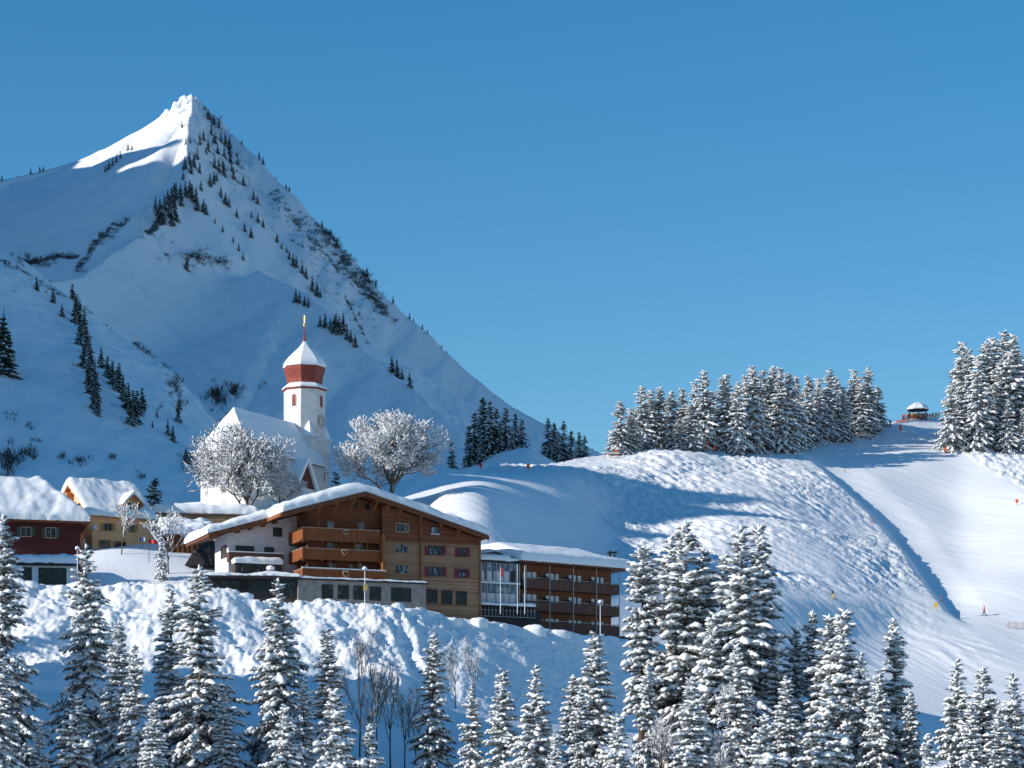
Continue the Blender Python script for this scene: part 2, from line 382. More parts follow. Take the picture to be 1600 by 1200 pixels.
rk4 = np.maximum.reduce([band(PX4,PY4,[(300,190),(370,280),(480,400),(570,520)],60)*.62, band(PX4,PY4,[(230,400),(330,430),(400,450)],26)*.5,
  band(PX4,PY4,[(500,350),(560,440),(610,500)],20)*.9, band(PX4,PY4,[(430,310),(500,400),(590,470)],22)*.8, band(PX4,PY4,[(322,170),(330,190)],9)*.9,
     band(PX4,PY4,[(252,345),(232,362)],10)*1.3, band(PX4,PY4,[(120,420),(150,385),(200,345)],11)*.95, band(PX4,PY4,[(250,400),(300,410),(360,415)],15)*.75, band(PX4,PY4,[(0,405),(40,412),(90,402),(120,400)],7)*1.0,
     band(PX4,PY4,[(300,260),(330,330),(400,340)],26)*.5, band(PX4,PY4,[(268,175),(280,165)],9)*.62, band(PX4,PY4,[(540,470),(575,540)],5)*.9, band(PX4,PY4,[(325,610),(370,615)],20)*.6])
MT = Layer(px4, Y4, Z4); MT.build('mountain', terrain_mat('mountain_snow', 1.2, .05, True), rk4)

# --- unseen mountain added at left, crest shaped to shade the bowl and the hillside
XO = -1000.0
hy = [-800,-300,230,318,338,360,440,900,1700,2400,2620,2632,2642,2652,2687,2718,2728,2735,2740,2752,2762,2775,2800,2850,2904,2944,2990,3048,3150,3350,3700]
hz = [60,150,330,395,640,900,1150,1300,1350,1370,1350,1080,995,982,988,1000,1022,1058,1074,1074,1050,1036,1034,1022,1013,1032,1042,1058,1110,1150,1000]
yo = np.linspace(-800,3700,900); ho = np.interp(yo, hy, hz)
xo = np.array([-2400,-1900,-1500,-1200,-1080,-1030,XO,-960,-900,-820,-740,-640])
fo = np.array([0,.35,.62,.84,.92,.96,1,.93,.82,.60,.35,0])
Xo = np.repeat(xo[None],len(yo),0); Yo = np.repeat(yo[:,None],len(xo),1)
Zo = fo[None]*ho[:,None] + (fo[None] < .99)*6*fbm(Xo*.01,Yo*.01,7,4)
mo = mesh_np('mountain', np.stack([Xo,Yo,Zo],-1).reshape(-1,3), (lambda i: np.stack([i[:-1,:-1],i[:-1,1:],i[1:,1:],i[1:,:-1]],-1).reshape(-1,4))(np.arange(Xo.size).reshape(Xo.shape)), True)
tag(link('mountain', mo, terrain_mat('blocker_ridge_snow', 1.0, .05)), kind='structure')

# --- hill added unseen at left, profile fitted to throw shadow across the ski hump
hy = [411,415,422,428,440,448,457,465,473,490,520]; hz = [60,152,160,150,176,170,180,174,168,120,60]
yo = np.linspace(409,530,200); ho = np.interp(yo, hy, hz) + 1.6*np.abs(noise(yo*.5, yo*0, 3)) 
xo = np.array([-270,-240,-215,-204,-200,-196,-185,-165,-140]); fo = np.array([0,.45,.8,.95,1,.95,.75,.4,0])
Xo = np.repeat(xo[None],len(yo),0).astype(float); Yo = np.repeat(yo[:,None],len(xo),1)
Zo = 50 + fo[None]*(ho[:,None]-50)
mo = mesh_np('blocker_knoll', np.stack([Xo,Yo,Zo],-1).reshape(-1,3), (lambda i: np.stack([i[:-1,:-1],i[:-1,1:],i[1:,1:],i[1:,:-1]],-1).reshape(-1,4))(np.arange(Xo.size).reshape(Xo.shape)), True)
tag(link('blocker_knoll', mo, terrain_mat('blocker_knoll_snow', .3, .5)), kind='structure')

# --- spur added unseen at left, heights set to shade bank foot and garage forecourt
hy = [200,240,252,264,274,279,292,300,308,316,324,332,336,340,350,357,361]; hz = [14,34,46,56,61,64,63,54,45,36,14,14,57,63,66,63,20]
yo = np.linspace(205,362,200); ho = np.interp(yo, hy, hz) + 2.5*noise(yo*.3, yo*0+3.3, 4)
xo = np.array([-160,-140,-122,-113,-110,-107,-98,-88,-78]); Xo = np.repeat(xo[None],len(yo),0).astype(float); Yo = np.repeat(yo[:,None],len(xo),1)
Zo = -4 + fo[None]*(ho[:,None]+4)
mo = mesh_np('blocker_knoll', np.stack([Xo,Yo,Zo],-1).reshape(-1,3), (lambda i: np.stack([i[:-1,:-1],i[:-1,1:],i[1:,1:],i[1:,:-1]],-1).reshape(-1,4))(np.arange(Xo.size).reshape(Xo.shape)), True)
tag(link('blocker_knoll', mo, terrain_mat('blocker_spur_snow', .3, .5)), kind='structure')

# --- valley floor out to the horizon
vb = MB(); n = 24
for i in range(n):
    for j in range(n):
        x0,x1 = -9000+18000*i/n, -9000+18000*(i+1)/n; y0,y1 = -4000+18000*j/n, -4000+18000*(j+1)/n
        vb.add([(x0,y0,-90),(x1,y0,-90),(x1,y1,-90),(x0,y1,-90)], [(0,1,2,3)])
tag(vb.build('valley_floor', M['snow']), kind='structure')

# ------------------------------------------------------------------ trees
M['bark'] = mat('bark', (.10,.075,.055), .9, .3, 6, bump=.03)
M['needles'] = mat('needles', (.34,.36,.37), .8, .35, 2.6, spec=.1, c2=(.018,.028,.020))
M['needles_dark'] = mat('needles_dark', (.07,.085,.08), .8, .35, .8, spec=.1, c2=(.016,.030,.022))
M['needles_frost'] = mat('needles_frost', (.06,.08,.075), .85, .3, .9, spec=.1)
M['crown_snow'] = mat('crown_snow', (.84,.86,.88), .6, .03, 2, bump=.04, bscale=8, spec=.2)
M['twig'] = mat('twig', (.07,.055,.045), .9, .3, 3)

def blob_template(n=4, rings=(-.5,0,.5)):
    v = [(-1,0,0)]; 
    for x in rings:
        r = math.sqrt(1-x*x)
        for i in range(n):
            t = 2*math.pi*i/n + .3; v.append((x, r*math.cos(t), r*math.sin(t)))
    v.append((1,0,0)); f = []
    for i in range(n): f.append((0, 1+(i+1) % n, 1+i))
    for k in range(len(rings)-1):
        for i in range(n):
            a = 1+k*n+i; b = 1+k*n+(i+1) % n; f.append((a, b, b+n)); f.append((a, b+n, a+n))
    L = len(v)-1; s = 1+(len(rings)-1)*n
    for i in range(n): f.append((L, s+i, s+(i+1) % n))
    return np.array(v, float), np.array(f)
BT, BF = blob_template()
BT2, BF2 = blob_template(4, (0,))

def stamp(T, Fc, pos, ax, up, sx, sy, sz, rng, jit=.18):
    """copies of a template: ax = long direction, up = thickness direction"""
    pos = np.asarray(pos); ax = np.asarray(ax); n = len(pos)
    ax = ax/np.linalg.norm(ax, axis=1, keepdims=True)
    side = np.cross(up, ax); side /= np.maximum(1e-6, np.linalg.norm(side, axis=1, keepdims=True)); u2 = np.cross(ax, side)
    t = T[None]*(1+rng.uniform(-jit, jit, (n, len(T), 1)))
    V = pos[:,None] + t[:,:,0:1]*(ax*np.reshape(sx,(-1,1)))[:,None] + t[:,:,1:2]*(side*np.reshape(sy,(-1,1)))[:,None] + t[:,:,2:3]*(u2*np.reshape(sz,(-1,1)))[:,None]
    Fa = (Fc[None] + (np.arange(n)*len(T))[:,None,None]).reshape(-1, Fc.shape[1])
    return V.reshape(-1,3), Fa

def spruce(seed, H, R, snow=1.0, nm_='needles', whorl=.62, nb=8, step=.5, frond=2, bare=.03, shape=.85, tmpl=(BT,BF), frost=False):
    """meshes (trunk, crown, snow) of a snow-laden spruce, base at the origin"""
    rng = np.random.default_rng(seed)
    sp, sa, ss = [], [], []          # snow pads: pos, axis, size
    fp, fa, fs = [], [], []          # needle fronds
    lean = rng.uniform(-.012,.012,2)
    z = H*bare + rng.uniform(0,.4)
    lobes = rng.uniform(.62,1.25,12); gapz = rng.uniform(0,6.28,4); gaph = rng.uniform(.1,.9,4)
    while z < H*.985:
        t = z/H; Lm = R*((1-t)**shape)*(1-.25*math.exp(-t*9)) + .12
        Lm *= lobes[int(t*11.9)]**.6
        n = max(3, int(round(nb*(.55+.45*min(1, Lm/R*2)))))
        a0 = rng.uniform(0, 6.28)
        for i in range(n):
            az_ = a0 + 2*math.pi*(i+rng.uniform(-.3,.3))/n
            L = Lm*rng.choice([rng.uniform(.5,.85),rng.uniform(.8,1.1),rng.uniform(1.0,1.3)])
            if rng.random() < .05 or any(abs(t-gh) < .035 and math.cos(az_-gz) > .3 for gz,gh in zip(gapz,gaph)): continue
            zz = z + rng.uniform(-1,1)*whorl
            pit = math.radians(34*t*t*1.3 - 5 - 34*(1-t)**.6 + rng.uniform(-12,12))     # lower boughs hang, upper ones rise
            d = np.array([math.cos(az_), math.sin(az_), 0.]); sd = np.array([-d[1], d[0], 0.])
            k = max(1, int(L/step))
            pr = None
            for j in range(k+1):
                s_ = (j+.6)/(k+.6) if k else 1.
                r_ = L*s_
                p = d*r_ + np.array([lean[0]*zz, lean[1]*zz, zz + math.tan(pit)*r_ - .13*r_*r_/max(L,.5)*(1-t)])
                slope = math.tan(pit) - .26*s_*(1-t) - .6*max(0,s_-.4)
                ax = d + np.array([0,0,slope])
                wd = (.13+.17*min(1,L/1.8))*(1.15-.4*s_)*rng.uniform(.65,1.35)
                if rng.random() < snow*(.93 if s_ > .3 else .62):
                    big = 1.35 if rng.random() < .3 else 1.0; sp.append(p+[0,0,.06]); sa.append(ax); ss.append((step*.66*rng.uniform(.8,1.35)*big, wd*1.12*big, wd*rng.uniform(.55,.95)*big))
                for q in range(frond):
                    g_ = rng.uniform(-1,1)
                    fp.append(p + sd*g_*wd*1.4 + [0,0,-.10-.10*rng.random()]); fa.append(ax + sd*g_*1.3 + [0,0,-.35*rng.random()]); fs.append((step*.75, wd*.75, .02+.12*rng.random()))
                if L > .9 and j < k and s_ > .15:
                    for sg in (-1, 1):
                        l2 = min(L*.42*(1.15-s_), 1.1)*rng.uniform(.6,1.2)
                        if l2 < .22: continue
                        ax2 = d*.75 + sd*sg*.9 + np.array([0,0,slope-.22])
                        ax2 /= np.linalg.norm(ax2)
                        c = p + ax2*l2*.62
                        if rng.random() < snow*.92:
                            sp.append(c+[0,0,.07]); sa.append(ax2); ss.append((l2*.6, .11+.15*rng.random(), .08+.09*rng.random()))
                        fp.append(c+[0,0,-.1]); fa.append(ax2+[0,0,-.25]); fs.append((l2*.75, .16+.1*rng.random(), .03+.08*rng.random()))
        z += whorl*(1-.35*t)*rng.uniform(.8,1.2)
    sp.append(np.array([lean[0]*H, lean[1]*H, H-.15])); sa.append(np.array([.01,0,1.])); ss.append((.4,.10,.10))
    fp.append(np.array([lean[0]*H, lean[1]*H, H-.4])); fa.append(np.array([.01,0,1.])); fs.append((.6,.12,.12))
    up = np.array([0,0,1.])
    A = lambda x: np.array(x, float)
    ss = A(ss); fs = A(fs)
    upv = lambda a: np.where(np.abs(a[:,2:3]) > .95*np.linalg.norm(a,axis=1,keepdims=True), np.array([[1.,0,0]]), up[None])
    sa_, fa_ = A(sa), A(fa)
    Vs, Fs = stamp(tmpl[0], tmpl[1], A(sp), sa_, upv(sa_), ss[:,0], ss[:,1], ss[:,2], rng)
    Vn, Fn = stamp(BT2, BF2, A(fp), fa_, upv(fa_), fs[:,0], fs[:,1], fs[:,2], rng, .3)
    tr = MB(); k = 7
    for i in range(k):
        z0, z1 = H*i/k*.97 - (1.5 if i == 0 else 0), H*(i+1)/k*.97
        rr = lambda q: .018*H*(1-q/H)**.9*.8+.03
        tr.tube((lean[0]*z0, lean[1]*z0, z0), (lean[0]*z1, lean[1]*z1, z1), rr(max(z0,0)), rr(z1), 6)
    tm = bpy.data.meshes.new('trunk'); tm.from_pydata(tr.v, [], tr.f); tm.materials.append(M['bark'])
    cm = mesh_np('crown', Vn, Fn); cm.materials.append(M[nm_])
    sm = mesh_np('snow_load', Vs, Fs, True); sm.materials.append(M['crown_snow'])
    return dict(H=H, parts=[('trunk',tm),('crown',cm),('snow_load',sm)])

rt = random.Random(11)
def nth(i, n):
    o = ['first','second','third','fourth','fifth','sixth','seventh','eighth','ninth','tenth','eleventh','twelfth','thirteenth','fourteenth','fifteenth','sixteenth','seventeenth','eighteenth','nineteenth']
    return o[i] if i < 19 else 'twentieth' if i == 19 else 'twenty-'+o[i-20] if i < 29 else 'thirtieth' if i == 29 else 'thirty-'+o[i-30]
def put_spruce(proto, loc, H, label, group, name='spruce_tree', rz=None, wx=1.0):
    s_ = H/proto['H']
    root = empty(name, loc, rt.uniform(0, 6.28) if rz is None else rz, label, 'spruce', group)
    root.scale = (s_*wx, s_*wx, s_)
    for nm, me in proto['parts']:
        q = link(nm, me, None, root)
        if nm != 'trunk': q['kind'] = 'stuff'
    return root

near = [spruce(100+i, 26, R_, sn, shape=sh) for i,(R_,sn,sh) in enumerate([(4.3,.86,.80),(3.8,.95,.75),(4.6,.8,.85),(3.3,.92,.75),(4.0,.66,.82)])]
near.append(spruce(140, 14, 3.0, 1.0, whorl=.5, nb=8, step=.42, shape=.8))
mids = [spruce(200+i, 20, R_, sn, whorl=.7, nb=9, step=.65, frond=2, shape=.75, tmpl=blob_template(4,(-.45,.45))) for i,(R_,sn) in enumerate([(4.1,1.0),(3.5,.95),(4.5,.9),(3.4,.68)])]
darks = [spruce(300+i, 18, R_, sn, nm_='needles_dark', whorl=.9, nb=7, step=.8, frond=3, shape=.8, tmpl=(BT2,BF2)) for i,(R_,sn) in enumerate([(3.6,.34),(3.0,.25),(4.0,.42)])]

def one_mesh(proto, seed):
    return proto
tiny = []
for i in range(4):
    rng = np.random.default_rng(400+i); v = []; f1 = []; f2 = []; H = 12
    pos=[];ax=[];sz=[];spos=[];sax=[];ssz=[]
    z = .6
    while z < H*.97:
        t = z/H; L = 2.4*(1-t)**.85+.15; n = 6 if t < .6 else 4
        for j in range(n):
            a = rng.uniform(0,6.28); d = np.array([math.cos(a), math.sin(a), -.45]); l = L*rng.uniform(.6,1.2)
            pos.append([d[0]*l*.5, d[1]*l*.5, z-.2*l]); ax.append(d); sz.append((l*.6,.45,.35))
            if rng.random() < .6: spos.append([d[0]*l*.65, d[1]*l*.65, z-.1*l+.1]); sax.append(d); ssz.append((l*.32,.28,.16))
        z += .8
    pos.append([0,0,H*.5]); ax.append([.01,0,1]); sz.append((H*.5,.25,.25))
    up1 = np.tile([[0,.05,1.]], (len(pos),1)); up2 = np.tile([[0,.05,1.]], (len(spos),1)); up1[-1] = [1,0,0]
    sz = np.array(sz); ssz = np.array(ssz)
    V1, F1 = stamp(BT2,BF2,pos,ax,up1,sz[:,0],sz[:,1],sz[:,2],rng,.3)
    V2, F2 = stamp(BT2,BF2,spos,sax,up2,ssz[:,0],ssz[:,1],ssz[:,2],rng,.2)
    me = mesh_np('mountain_spruce', np.concatenate([V1,V2]), [F1, F2+len(V1)])
    me.materials.append(M['needles_dark']); me.materials.append(M['crown_snow'])
    me.polygons.foreach_set('material_index', np.concatenate([np.zeros(len(F1)),np.ones(len(F2))]).astype(np.int32))
    tiny.append((me, H))

# --- foreground spruces: (top px, top py, distance, height m, kind, label)
FG = [
 (8,806,262,27,4,'tall dark spruce cut by the left picture edge, in front of the red house'),
 (-48,990,255,24,0,None),
 (-6,1000,248,16,2,'low spruce leaning in at the left picture edge, below the tallest one there'),
 (138,852,283,27,0,'tall spruce with sunlit left flank standing below the yellow chalet'),
 (118,1090,262,14,5,'small snow-covered spruce between the two big ones on the left'),
 (185,972,268,20,1,'slender snowy spruce just right of the tall one below the yellow chalet'),
 (213,1010,262,19,3,'shorter snowy spruce tucked behind the pair on the left'),
 (268,925,290,22,3,'thin spruce partly hidden behind the large one below the hotel entrance'),
 (315,885,276,27,2,'largest snow-laden spruce on the left, its top reaching the hotel forecourt'),
 (437,905,286,24,0,'slim open spruce whose tip stands before the dark glass of the hotel'),
 (445,1105,262,12,5,'little snow-coated spruce at the foot of the slim one below the hotel'),
 (508,985,280,19,1,'spruce with drooping boughs below the hotel balconies'),
 (525,1082,262,16,5,'broad snow-plastered spruce beside the bare birch saplings'),
 (578,1135,262,11,5,'tiny spruce tip left of the bare birch saplings'),
 (675,990,284,20,4,'conical dark spruce standing alone on the bank below the planked hotel end'),
 (737,1075,274,15,3,'small shaded spruce right of the lone conical one'),
 (788,1048,272,18,1,'snowy spruce in front of the sunny snow chute on the bank'),
 (838,1040,266,21,0,'wide snow-laden spruce left of centre bottom, below the annex'),
 (893,1055,276,18,4,'dark narrow spruce beside the wide one below the annex'),
 (932,992,274,23,1,'white-topped spruce below the lamp post of the annex'),
 (908,1080,262,16,4,'shaded spruce low in front of the white-topped one below the annex'),
 (965,1120,256,12,5,'small spruce with thick snow pads at the bottom centre'),
 (1003,858,288,30,6,'gaunt spruce with a bare lower trunk and heavy snow, beside the annex'),
 (1045,842,292,30,3,'narrow spruce behind the tall group right of the annex, with a pointed snowy top'),
 (1073,815,286,33,2,'tallest spruce of the group right of the annex'),
 (1102,855,294,29,4,'dark-flanked spruce on the right side of the tall group by the annex'),
 (1130,872,296,28,3,'slim spruce between the two tallest groups on the open slope'),
 (1163,822,284,33,0,'great snow-covered spruce of the twin pair in front of the ski slope'),
 (1186,822,289,33,4,'dark shaded twin directly behind the great snow-covered spruce'),
 (1080,1060,258,20,1,'snow-plastered spruce low in front of the tall group by the annex'),
 (1010,1040,268,18,3,'thin frosty spruce under the gaunt one with the bare trunk'),
 (1230,1060,268,17,1,'small snowy spruce right of the great twin pair'),
 (1245,980,292,22,4,'dark narrow spruce standing back from the twin pair on the slope side'),
 (1268,955,294,24,4,'blue-shaded narrow spruce nearest below the skier in yellow trousers'),
 (1298,962,276,26,2,'spruce with dark left flank in the broad group below the skier in yellow trousers'),
 (1322,955,273,27,1,'broad spruce with a white crest below the skier in yellow trousers'),
 (1400,972,276,25,3,'lone slender spruce against the blue shaded slope on the right'),
 (1376,1050,268,18,1,'low snow-coated spruce leaning on the lone slender one at right'),
 (1425,1080,272,17,4,'dark shaded spruce low on the right flank of the lone slender one'),
 (1497,1030,268,21,0,'snow-laden spruce below the orange net fence'),
 (1537,1042,266,20,2,'snow-laden spruce second from the right picture edge'),
 (1580,1052,262,20,0,'round-topped snow-laden spruce at the right picture edge'),
 (1450,1150,258,11,5,'small white spruce in the bottom right corner group'),
 (1195,1120,256,13,5,'small spruce with white pads at the foot of the great twin pair'),
 (1625,1040,264,22,1,None),
 (60,1130,258,12,3,'short frosty spruce at the bottom left between the edge spruce and the little white one'),
 (240,1100,256,14,1,'low snowy spruce filling the gap left of the largest left-hand spruce'),
 (352,1075,270,16,2,'small spruce half hidden on the right side of the largest left-hand spruce'),
 (474,1060,272,17,3,'grey-frosted spruce between the slim open one and the spruce with drooping boughs'),
 (870,1150,256,12,1,'low white spruce at the bottom edge below the wide snow-laden one'),
 (1118,960,282,24,1,'snowy spruce filling the foot of the tall group by the annex'),
 (1150,1010,270,20,3,'frosty spruce low between the two tallest groups'),
 (1215,1000,284,20,2,'spruce on the right flank of the great twin pair'),
 (1345,1020,272,20,0,'snowy spruce low on the right of the group below the skier in yellow trousers'),
 (1290,1075,260,16,5,'small snow-plastered spruce at the foot of the broad group below the skier in yellow trousers'),
 (1515,1100,258,15,1,'low spruce between the three spruces in the bottom right corner'),
 (1562,1110,258,15,3,'low dark spruce at the foot of the round-topped one in the bottom right corner'),
]
gaunt = spruce(150, 30, 1.9, 1.0, bare=.42, shape=.35, whorl=.55)
near.append(gaunt)
for (a,b,Yv,H,k,lab) in FG:
    top = W(a,b,Yv); 
    put_spruce(near[k], (top.x, top.y, top.z-H), H, lab or ('spruce just outside the left picture edge' if a < 800 else 'spruce just outside the right picture edge'), 'spruces in the foreground', wx=rt.uniform(1.05,1.32))
# a few more standing just out of frame, whose shadows fall into the picture
for wi,(x,y,zt,H,k) in enumerate([(-75,285,38,28,0),(-88,300,40,28,2),(-98,292,40,26,1),(-80,268,32,26,4),(-110,300,44,27,0),(-95,318,46,26,2)]):
    put_spruce(near[k], (x,y,zt-H), H, f'{nth(wi,0)} spruce of the row standing beyond the left picture edge', 'spruces beyond the left edge')

# --- snow-laden spruces along the crest
RG = [(968,628,592,3),(1003,606,602,0),(1030,606,612,2),(1050,612,606,3),(1066,610,612,1),(1060,655,598,3),(1100,582,606,0),(1085,600,616,1),(1135,588,608,1),(1128,592,618,3),(1152,600,606,0),
      (1176,574,612,2),(1190,580,620,3),(1207,575,622,0),(1219,578,618,1),(1232,584,620,2),(1243,590,632,3),(1262,588,640,3),(1278,594,648,1),(1296,580,650,0),(1316,606,652,1),(1333,580,662,1),(1346,600,660,2),
      (1356,576,664,0),(1370,604,672,3),
 (985,640,596,1),(1016,612,610,1),(1042,625,622,0),(1078,635,600,0),(1112,612,622,2),(1145,615,622,2),(1164,590,626,1),(1198,600,628,2),(1226,600,634,0),(1252,612,644,2),(1287,610,652,2),(1306,592,660,0),(1325,610,664,0),(1340,590,668,1)]
words_old = ['first','second','third','fourth','fifth','sixth','seventh','eighth','ninth','tenth','eleventh','twelfth','thirteenth','fourteenth','fifteenth','sixteenth','seventeenth','eighteenth','nineteenth','twentieth','twenty-first','twenty-second','twenty-third','twenty-fourth','last']
RG.sort(); words = [nth(i,0) for i in range(40)]
for n,(a,b,Yv,k) in enumerate(RG):
    top = W(a,b,Yv); zg = G.z(top.x, top.y); H = max(6, top.z-zg+.6)
    look = ['thickly snow-plastered','snow-laden','broad snow-laden','darker half-bare'][k]
    put_spruce(mids[k], (top.x, top.y, zg-.6), H, f'{look} spruce, {words[n]} from the left along the crest', 'snowy spruces along the crest of the ski hill', wx=max(1.25, min(1.9, 21/H)))
RR = [(1502,538,655,1),(1514,548,650,0),(1487,600,640,2),(1540,538,652,0),(1527,560,640,1),(1551,530,660,2),(1568,522,664,0),(1581,526,650,1),(1560,570,648,0),(1590,548,655,2),(1605,560,652,0),(1612,600,645,1),(1575,625,640,2),(1630,590,650,0),(1545,600,645,3),(1598,640,640,1),(1480,640,650,3)]
RR.sort()
for n,(a,b,Yv,k) in enumerate(RR):
    top = W(a,b,Yv); pyb = np.interp(a,[1470,1500,1540,1600,1640],[688,694,705,738,760]); 
    zg = G.z(top.x, top.y); H = max(6, top.z-zg+.6)
    look = ['thickly snow-plastered','snow-laden','broad snow-laden','darker half-bare'][k]
    put_spruce(mids[k], (top.x, top.y, zg-.6), H, f'{look} spruce, {words[n]} from the left in the wood right of the ski hut', 'snowy spruces in the wood right of the ski hut', wx=1.25)

# --- dark spruces on the rise behind the hump
DK = [(706,690,840,'lone dark spruce on the rise between the white lime tree and the larger clump'),
 (742,645,850,None),(755,620,846,None),(766,628,840,None),(733,665,838,None),(776,640,850,None),(790,638,846,None),(805,645,842,None),(815,655,850,None),(782,660,838,None),(800,668,836,None),(750,672,834,None),
 (857,655,860,None),(866,660,852,None),(880,660,858,None),(893,672,852,None),(905,676,858,None),(914,682,862,None),(872,676,848,None),
 (243,745,478,'small dark spruce behind the yellow chalet'),(524,738,520,'small dark spruce at the foot of the church tower'),(236,760,474,None)]
DK.sort(key=lambda q: q[0]); cnt = {'left':0,'right':0}
for n,(a,b,Yv,lab) in enumerate(DK):
    top = W(a,b,Yv); L_ = H3 if Yv > 800 else G
    zg = L_.z(top.x, top.y) if Yv > 470 or Yv < 480 else G.z(top.x,top.y)
    H = min(24, max(6, top.z-zg+.5)) if Yv > 800 else 14
    wood = 'left' if a < 840 else 'right'
    put_spruce(darks[n % 3], (top.x, top.y, top.z-H), H, lab or (f'dark spruce in the {wood} clump on the rise behind the hump, {nth(cnt[wood],0)} from its left' if Yv > 800 else 'dark spruce behind the yellow chalet, left of its twin'), f'dark spruces of the {wood} clump on the rise' if not lab and Yv > 800 else 'single dark spruces near the village', wx=1.15)
    if not lab and Yv > 800: cnt[wood] += 1

# --- trees on the hillside and the mountain: (px of base, py of base, photo height px)
def small(layer, px, py, hp, label, group, ymin=0):
    p = layer.hit(px, py, ymin); me, H0 = rt.choice(tiny)
    o = link('mountain_spruce', me); s_ = hp/F*p.y/H0
    o.location = (p.x, p.y, p.z-.05*hp/F*p.y); o.rotation_euler = (0,0,rt.uniform(0,6.28)); o.scale = (s_*rt.uniform(1.15,1.6),)*2 + (s_*1.05,)
    return tag(o, label, 'spruce', group)
HS = {'by the left picture edge on the hillside':[(5,585,95),(14,583,70),(2,560,60)],
 'in the tall stand running down the left hillside':[(118,505,45),(125,515,48),(132,525,45),(125,540,40),(135,552,45),(140,565,40),(131,575,40),(143,590,45),(148,605,42),(140,615,40),(146,640,42),(152,648,38),(120,495,38),(138,600,40),(150,630,40)],
 'in the slanting second row of the left hillside':[(158,575,35),(168,590,36),(176,602,40),(184,612,42),(192,625,42),(200,640,45),(208,652,45),(203,664,45),(214,648,40),(222,642,38),(196,640,40),(186,600,36),(212,662,42)],
 'on the upper edge of the left hillside':[(57,453,22),(83,473,24),(97,495,22),(113,465,26)],
 'low on the right end of the left hillside':[(278,660,35),(262,680,26),(270,690,26),(280,640,22),(245,652,14),(290,725,26),(238,668,12),(310,740,20),(318,722,22)]}
for wh,l in HS.items():
    for i,(a,b,h) in enumerate(sorted(l, key=lambda q: q[1]-q[2]*.8)): small(H2, a, b, h, f'dark spruce {wh}, {nth(i,0)} from the top', f'spruces {wh}', 600)
MS = {'on the sunlit shoulder below the summit':[(165,268,12),(170,264,14),(176,259,14),(182,254,14),(188,248,13),(200,236,12),(206,234,10)],
 'on the skyline far left':[(3,276,9),(48,268,10),(62,264,10),(68,263,9),(28,274,4)],
 'in the dark stand on the crag below the spur':[(243,330,24),(250,335,26),(257,330,26),(262,322,26),(268,318,26),(275,312,28),(282,310,26),(290,308,26),(296,304,24),(248,345,26),(256,350,26),(268,352,30),(274,345,30),(272,328,24),(283,322,24),(264,340,26),(300,312,28),(306,318,26),(308,330,24),(318,333,22),(272,300,16),(322,335,18)],
 'on the white spur below the summit':[(289,265,22),(296,258,22),(303,262,24),(308,250,20),(312,270,18),(286,280,14),(298,272,20),(284,200,11),(290,225,12),(297,222,12),(328,290,22),(334,288,20),(314,298,18)],
 'on the steep face below the summit':[(325,185,16),(334,195,18),(342,200,16),(330,210,16),(318,220,18),(336,225,20),(345,222,18),(352,228,20),(358,232,20),(325,235,20),(312,225,22),(340,240,16),(350,245,18),(360,255,22),(335,262,20),(342,268,20),(350,275,22),(365,280,20),(358,242,18),(372,258,14),(380,290,18),(345,308,18),(352,320,20),(396,312,17),(402,318,14),(358,323,16),(370,340,14),(322,240,12),(348,262,14),(362,268,14),(370,245,12),(338,282,14)],
 'in small files down the right face':[(382,362,16),(392,372,18),(403,348,16),(411,355,14),(348,362,12),(336,350,10),(373,392,14),(380,407,14),(364,380,10),(292,422,24),(433,380,16),(440,388,10),(452,405,14),(458,415,20),(463,418,20),(472,428,20),(478,434,20),(488,455,26),(495,462,22),(500,465,14),(448,395,10),(393,340,10)],
 'in the lower files of the right face':[(462,472,22),(468,474,20),(476,478,16),(482,480,16),(500,510,18),(508,512,24),(522,520,30),(530,522,30),(536,518,30),(542,530,26),(548,535,22),(555,542,22),(525,512,24),(612,582,26),(620,590,30),(628,592,16),(640,606,26),(516,515,20)],
 'along the right skyline of the mountain':[(378,222,8),(405,245,14),(411,250,12),(431,262,5),(447,285,9),(452,289,9),(503,334,12),(516,345,10),(614,468,12),(640,488,10),(646,494,7),(660,504,9),(668,510,6),(690,526,7),(698,533,5),(574,425,12),(587,440,10)]}
for wh,l in MS.items():
    for i,(a,b,h) in enumerate(sorted(l)): small(MT, a, b+3 if 'skyline' in wh else b, h, f'small spruce {wh}, {nth(i,0)} from left', f'spruces {wh}', 1800)

# --- bare shrubs on the slopes: countless, one object per slope
def shrubs(layer, areas, seed, ymin, name='shrubs', label=None):
    rng = np.random.default_rng(seed); P0=[];A0=[];S0=[]
    for (cx,cy,rx,ry,n,h) in areas:
        for _ in range(int(n*.6)):
            px_, py_ = rng.normal(cx,rx*.5), rng.normal(cy,ry*.5)
            p = layer.hit(px_,py_,ymin); hh = h/F*p.y*rng.uniform(.4,1.2)
            for k in range(7):
                a = np.array([rng.normal(0,.55), rng.normal(0,.55), 1.]); a /= np.linalg.norm(a)
                P0.append(np.array(p)+a*hh*.45+np.array([rng.normal(0,.25)*hh,0,0])); A0.append(a); S0.append((hh*.55, hh*.032, hh*.032))
    S0=np.array(S0); V,Fc = stamp(BT2,BF2,P0,A0,np.tile([[1.,0.1,0]],(len(P0),1)),S0[:,0],S0[:,1],S0[:,2],rng,.3)
    return tag(link(name, mesh_np(name,V,Fc), M['twig']), kind='stuff')
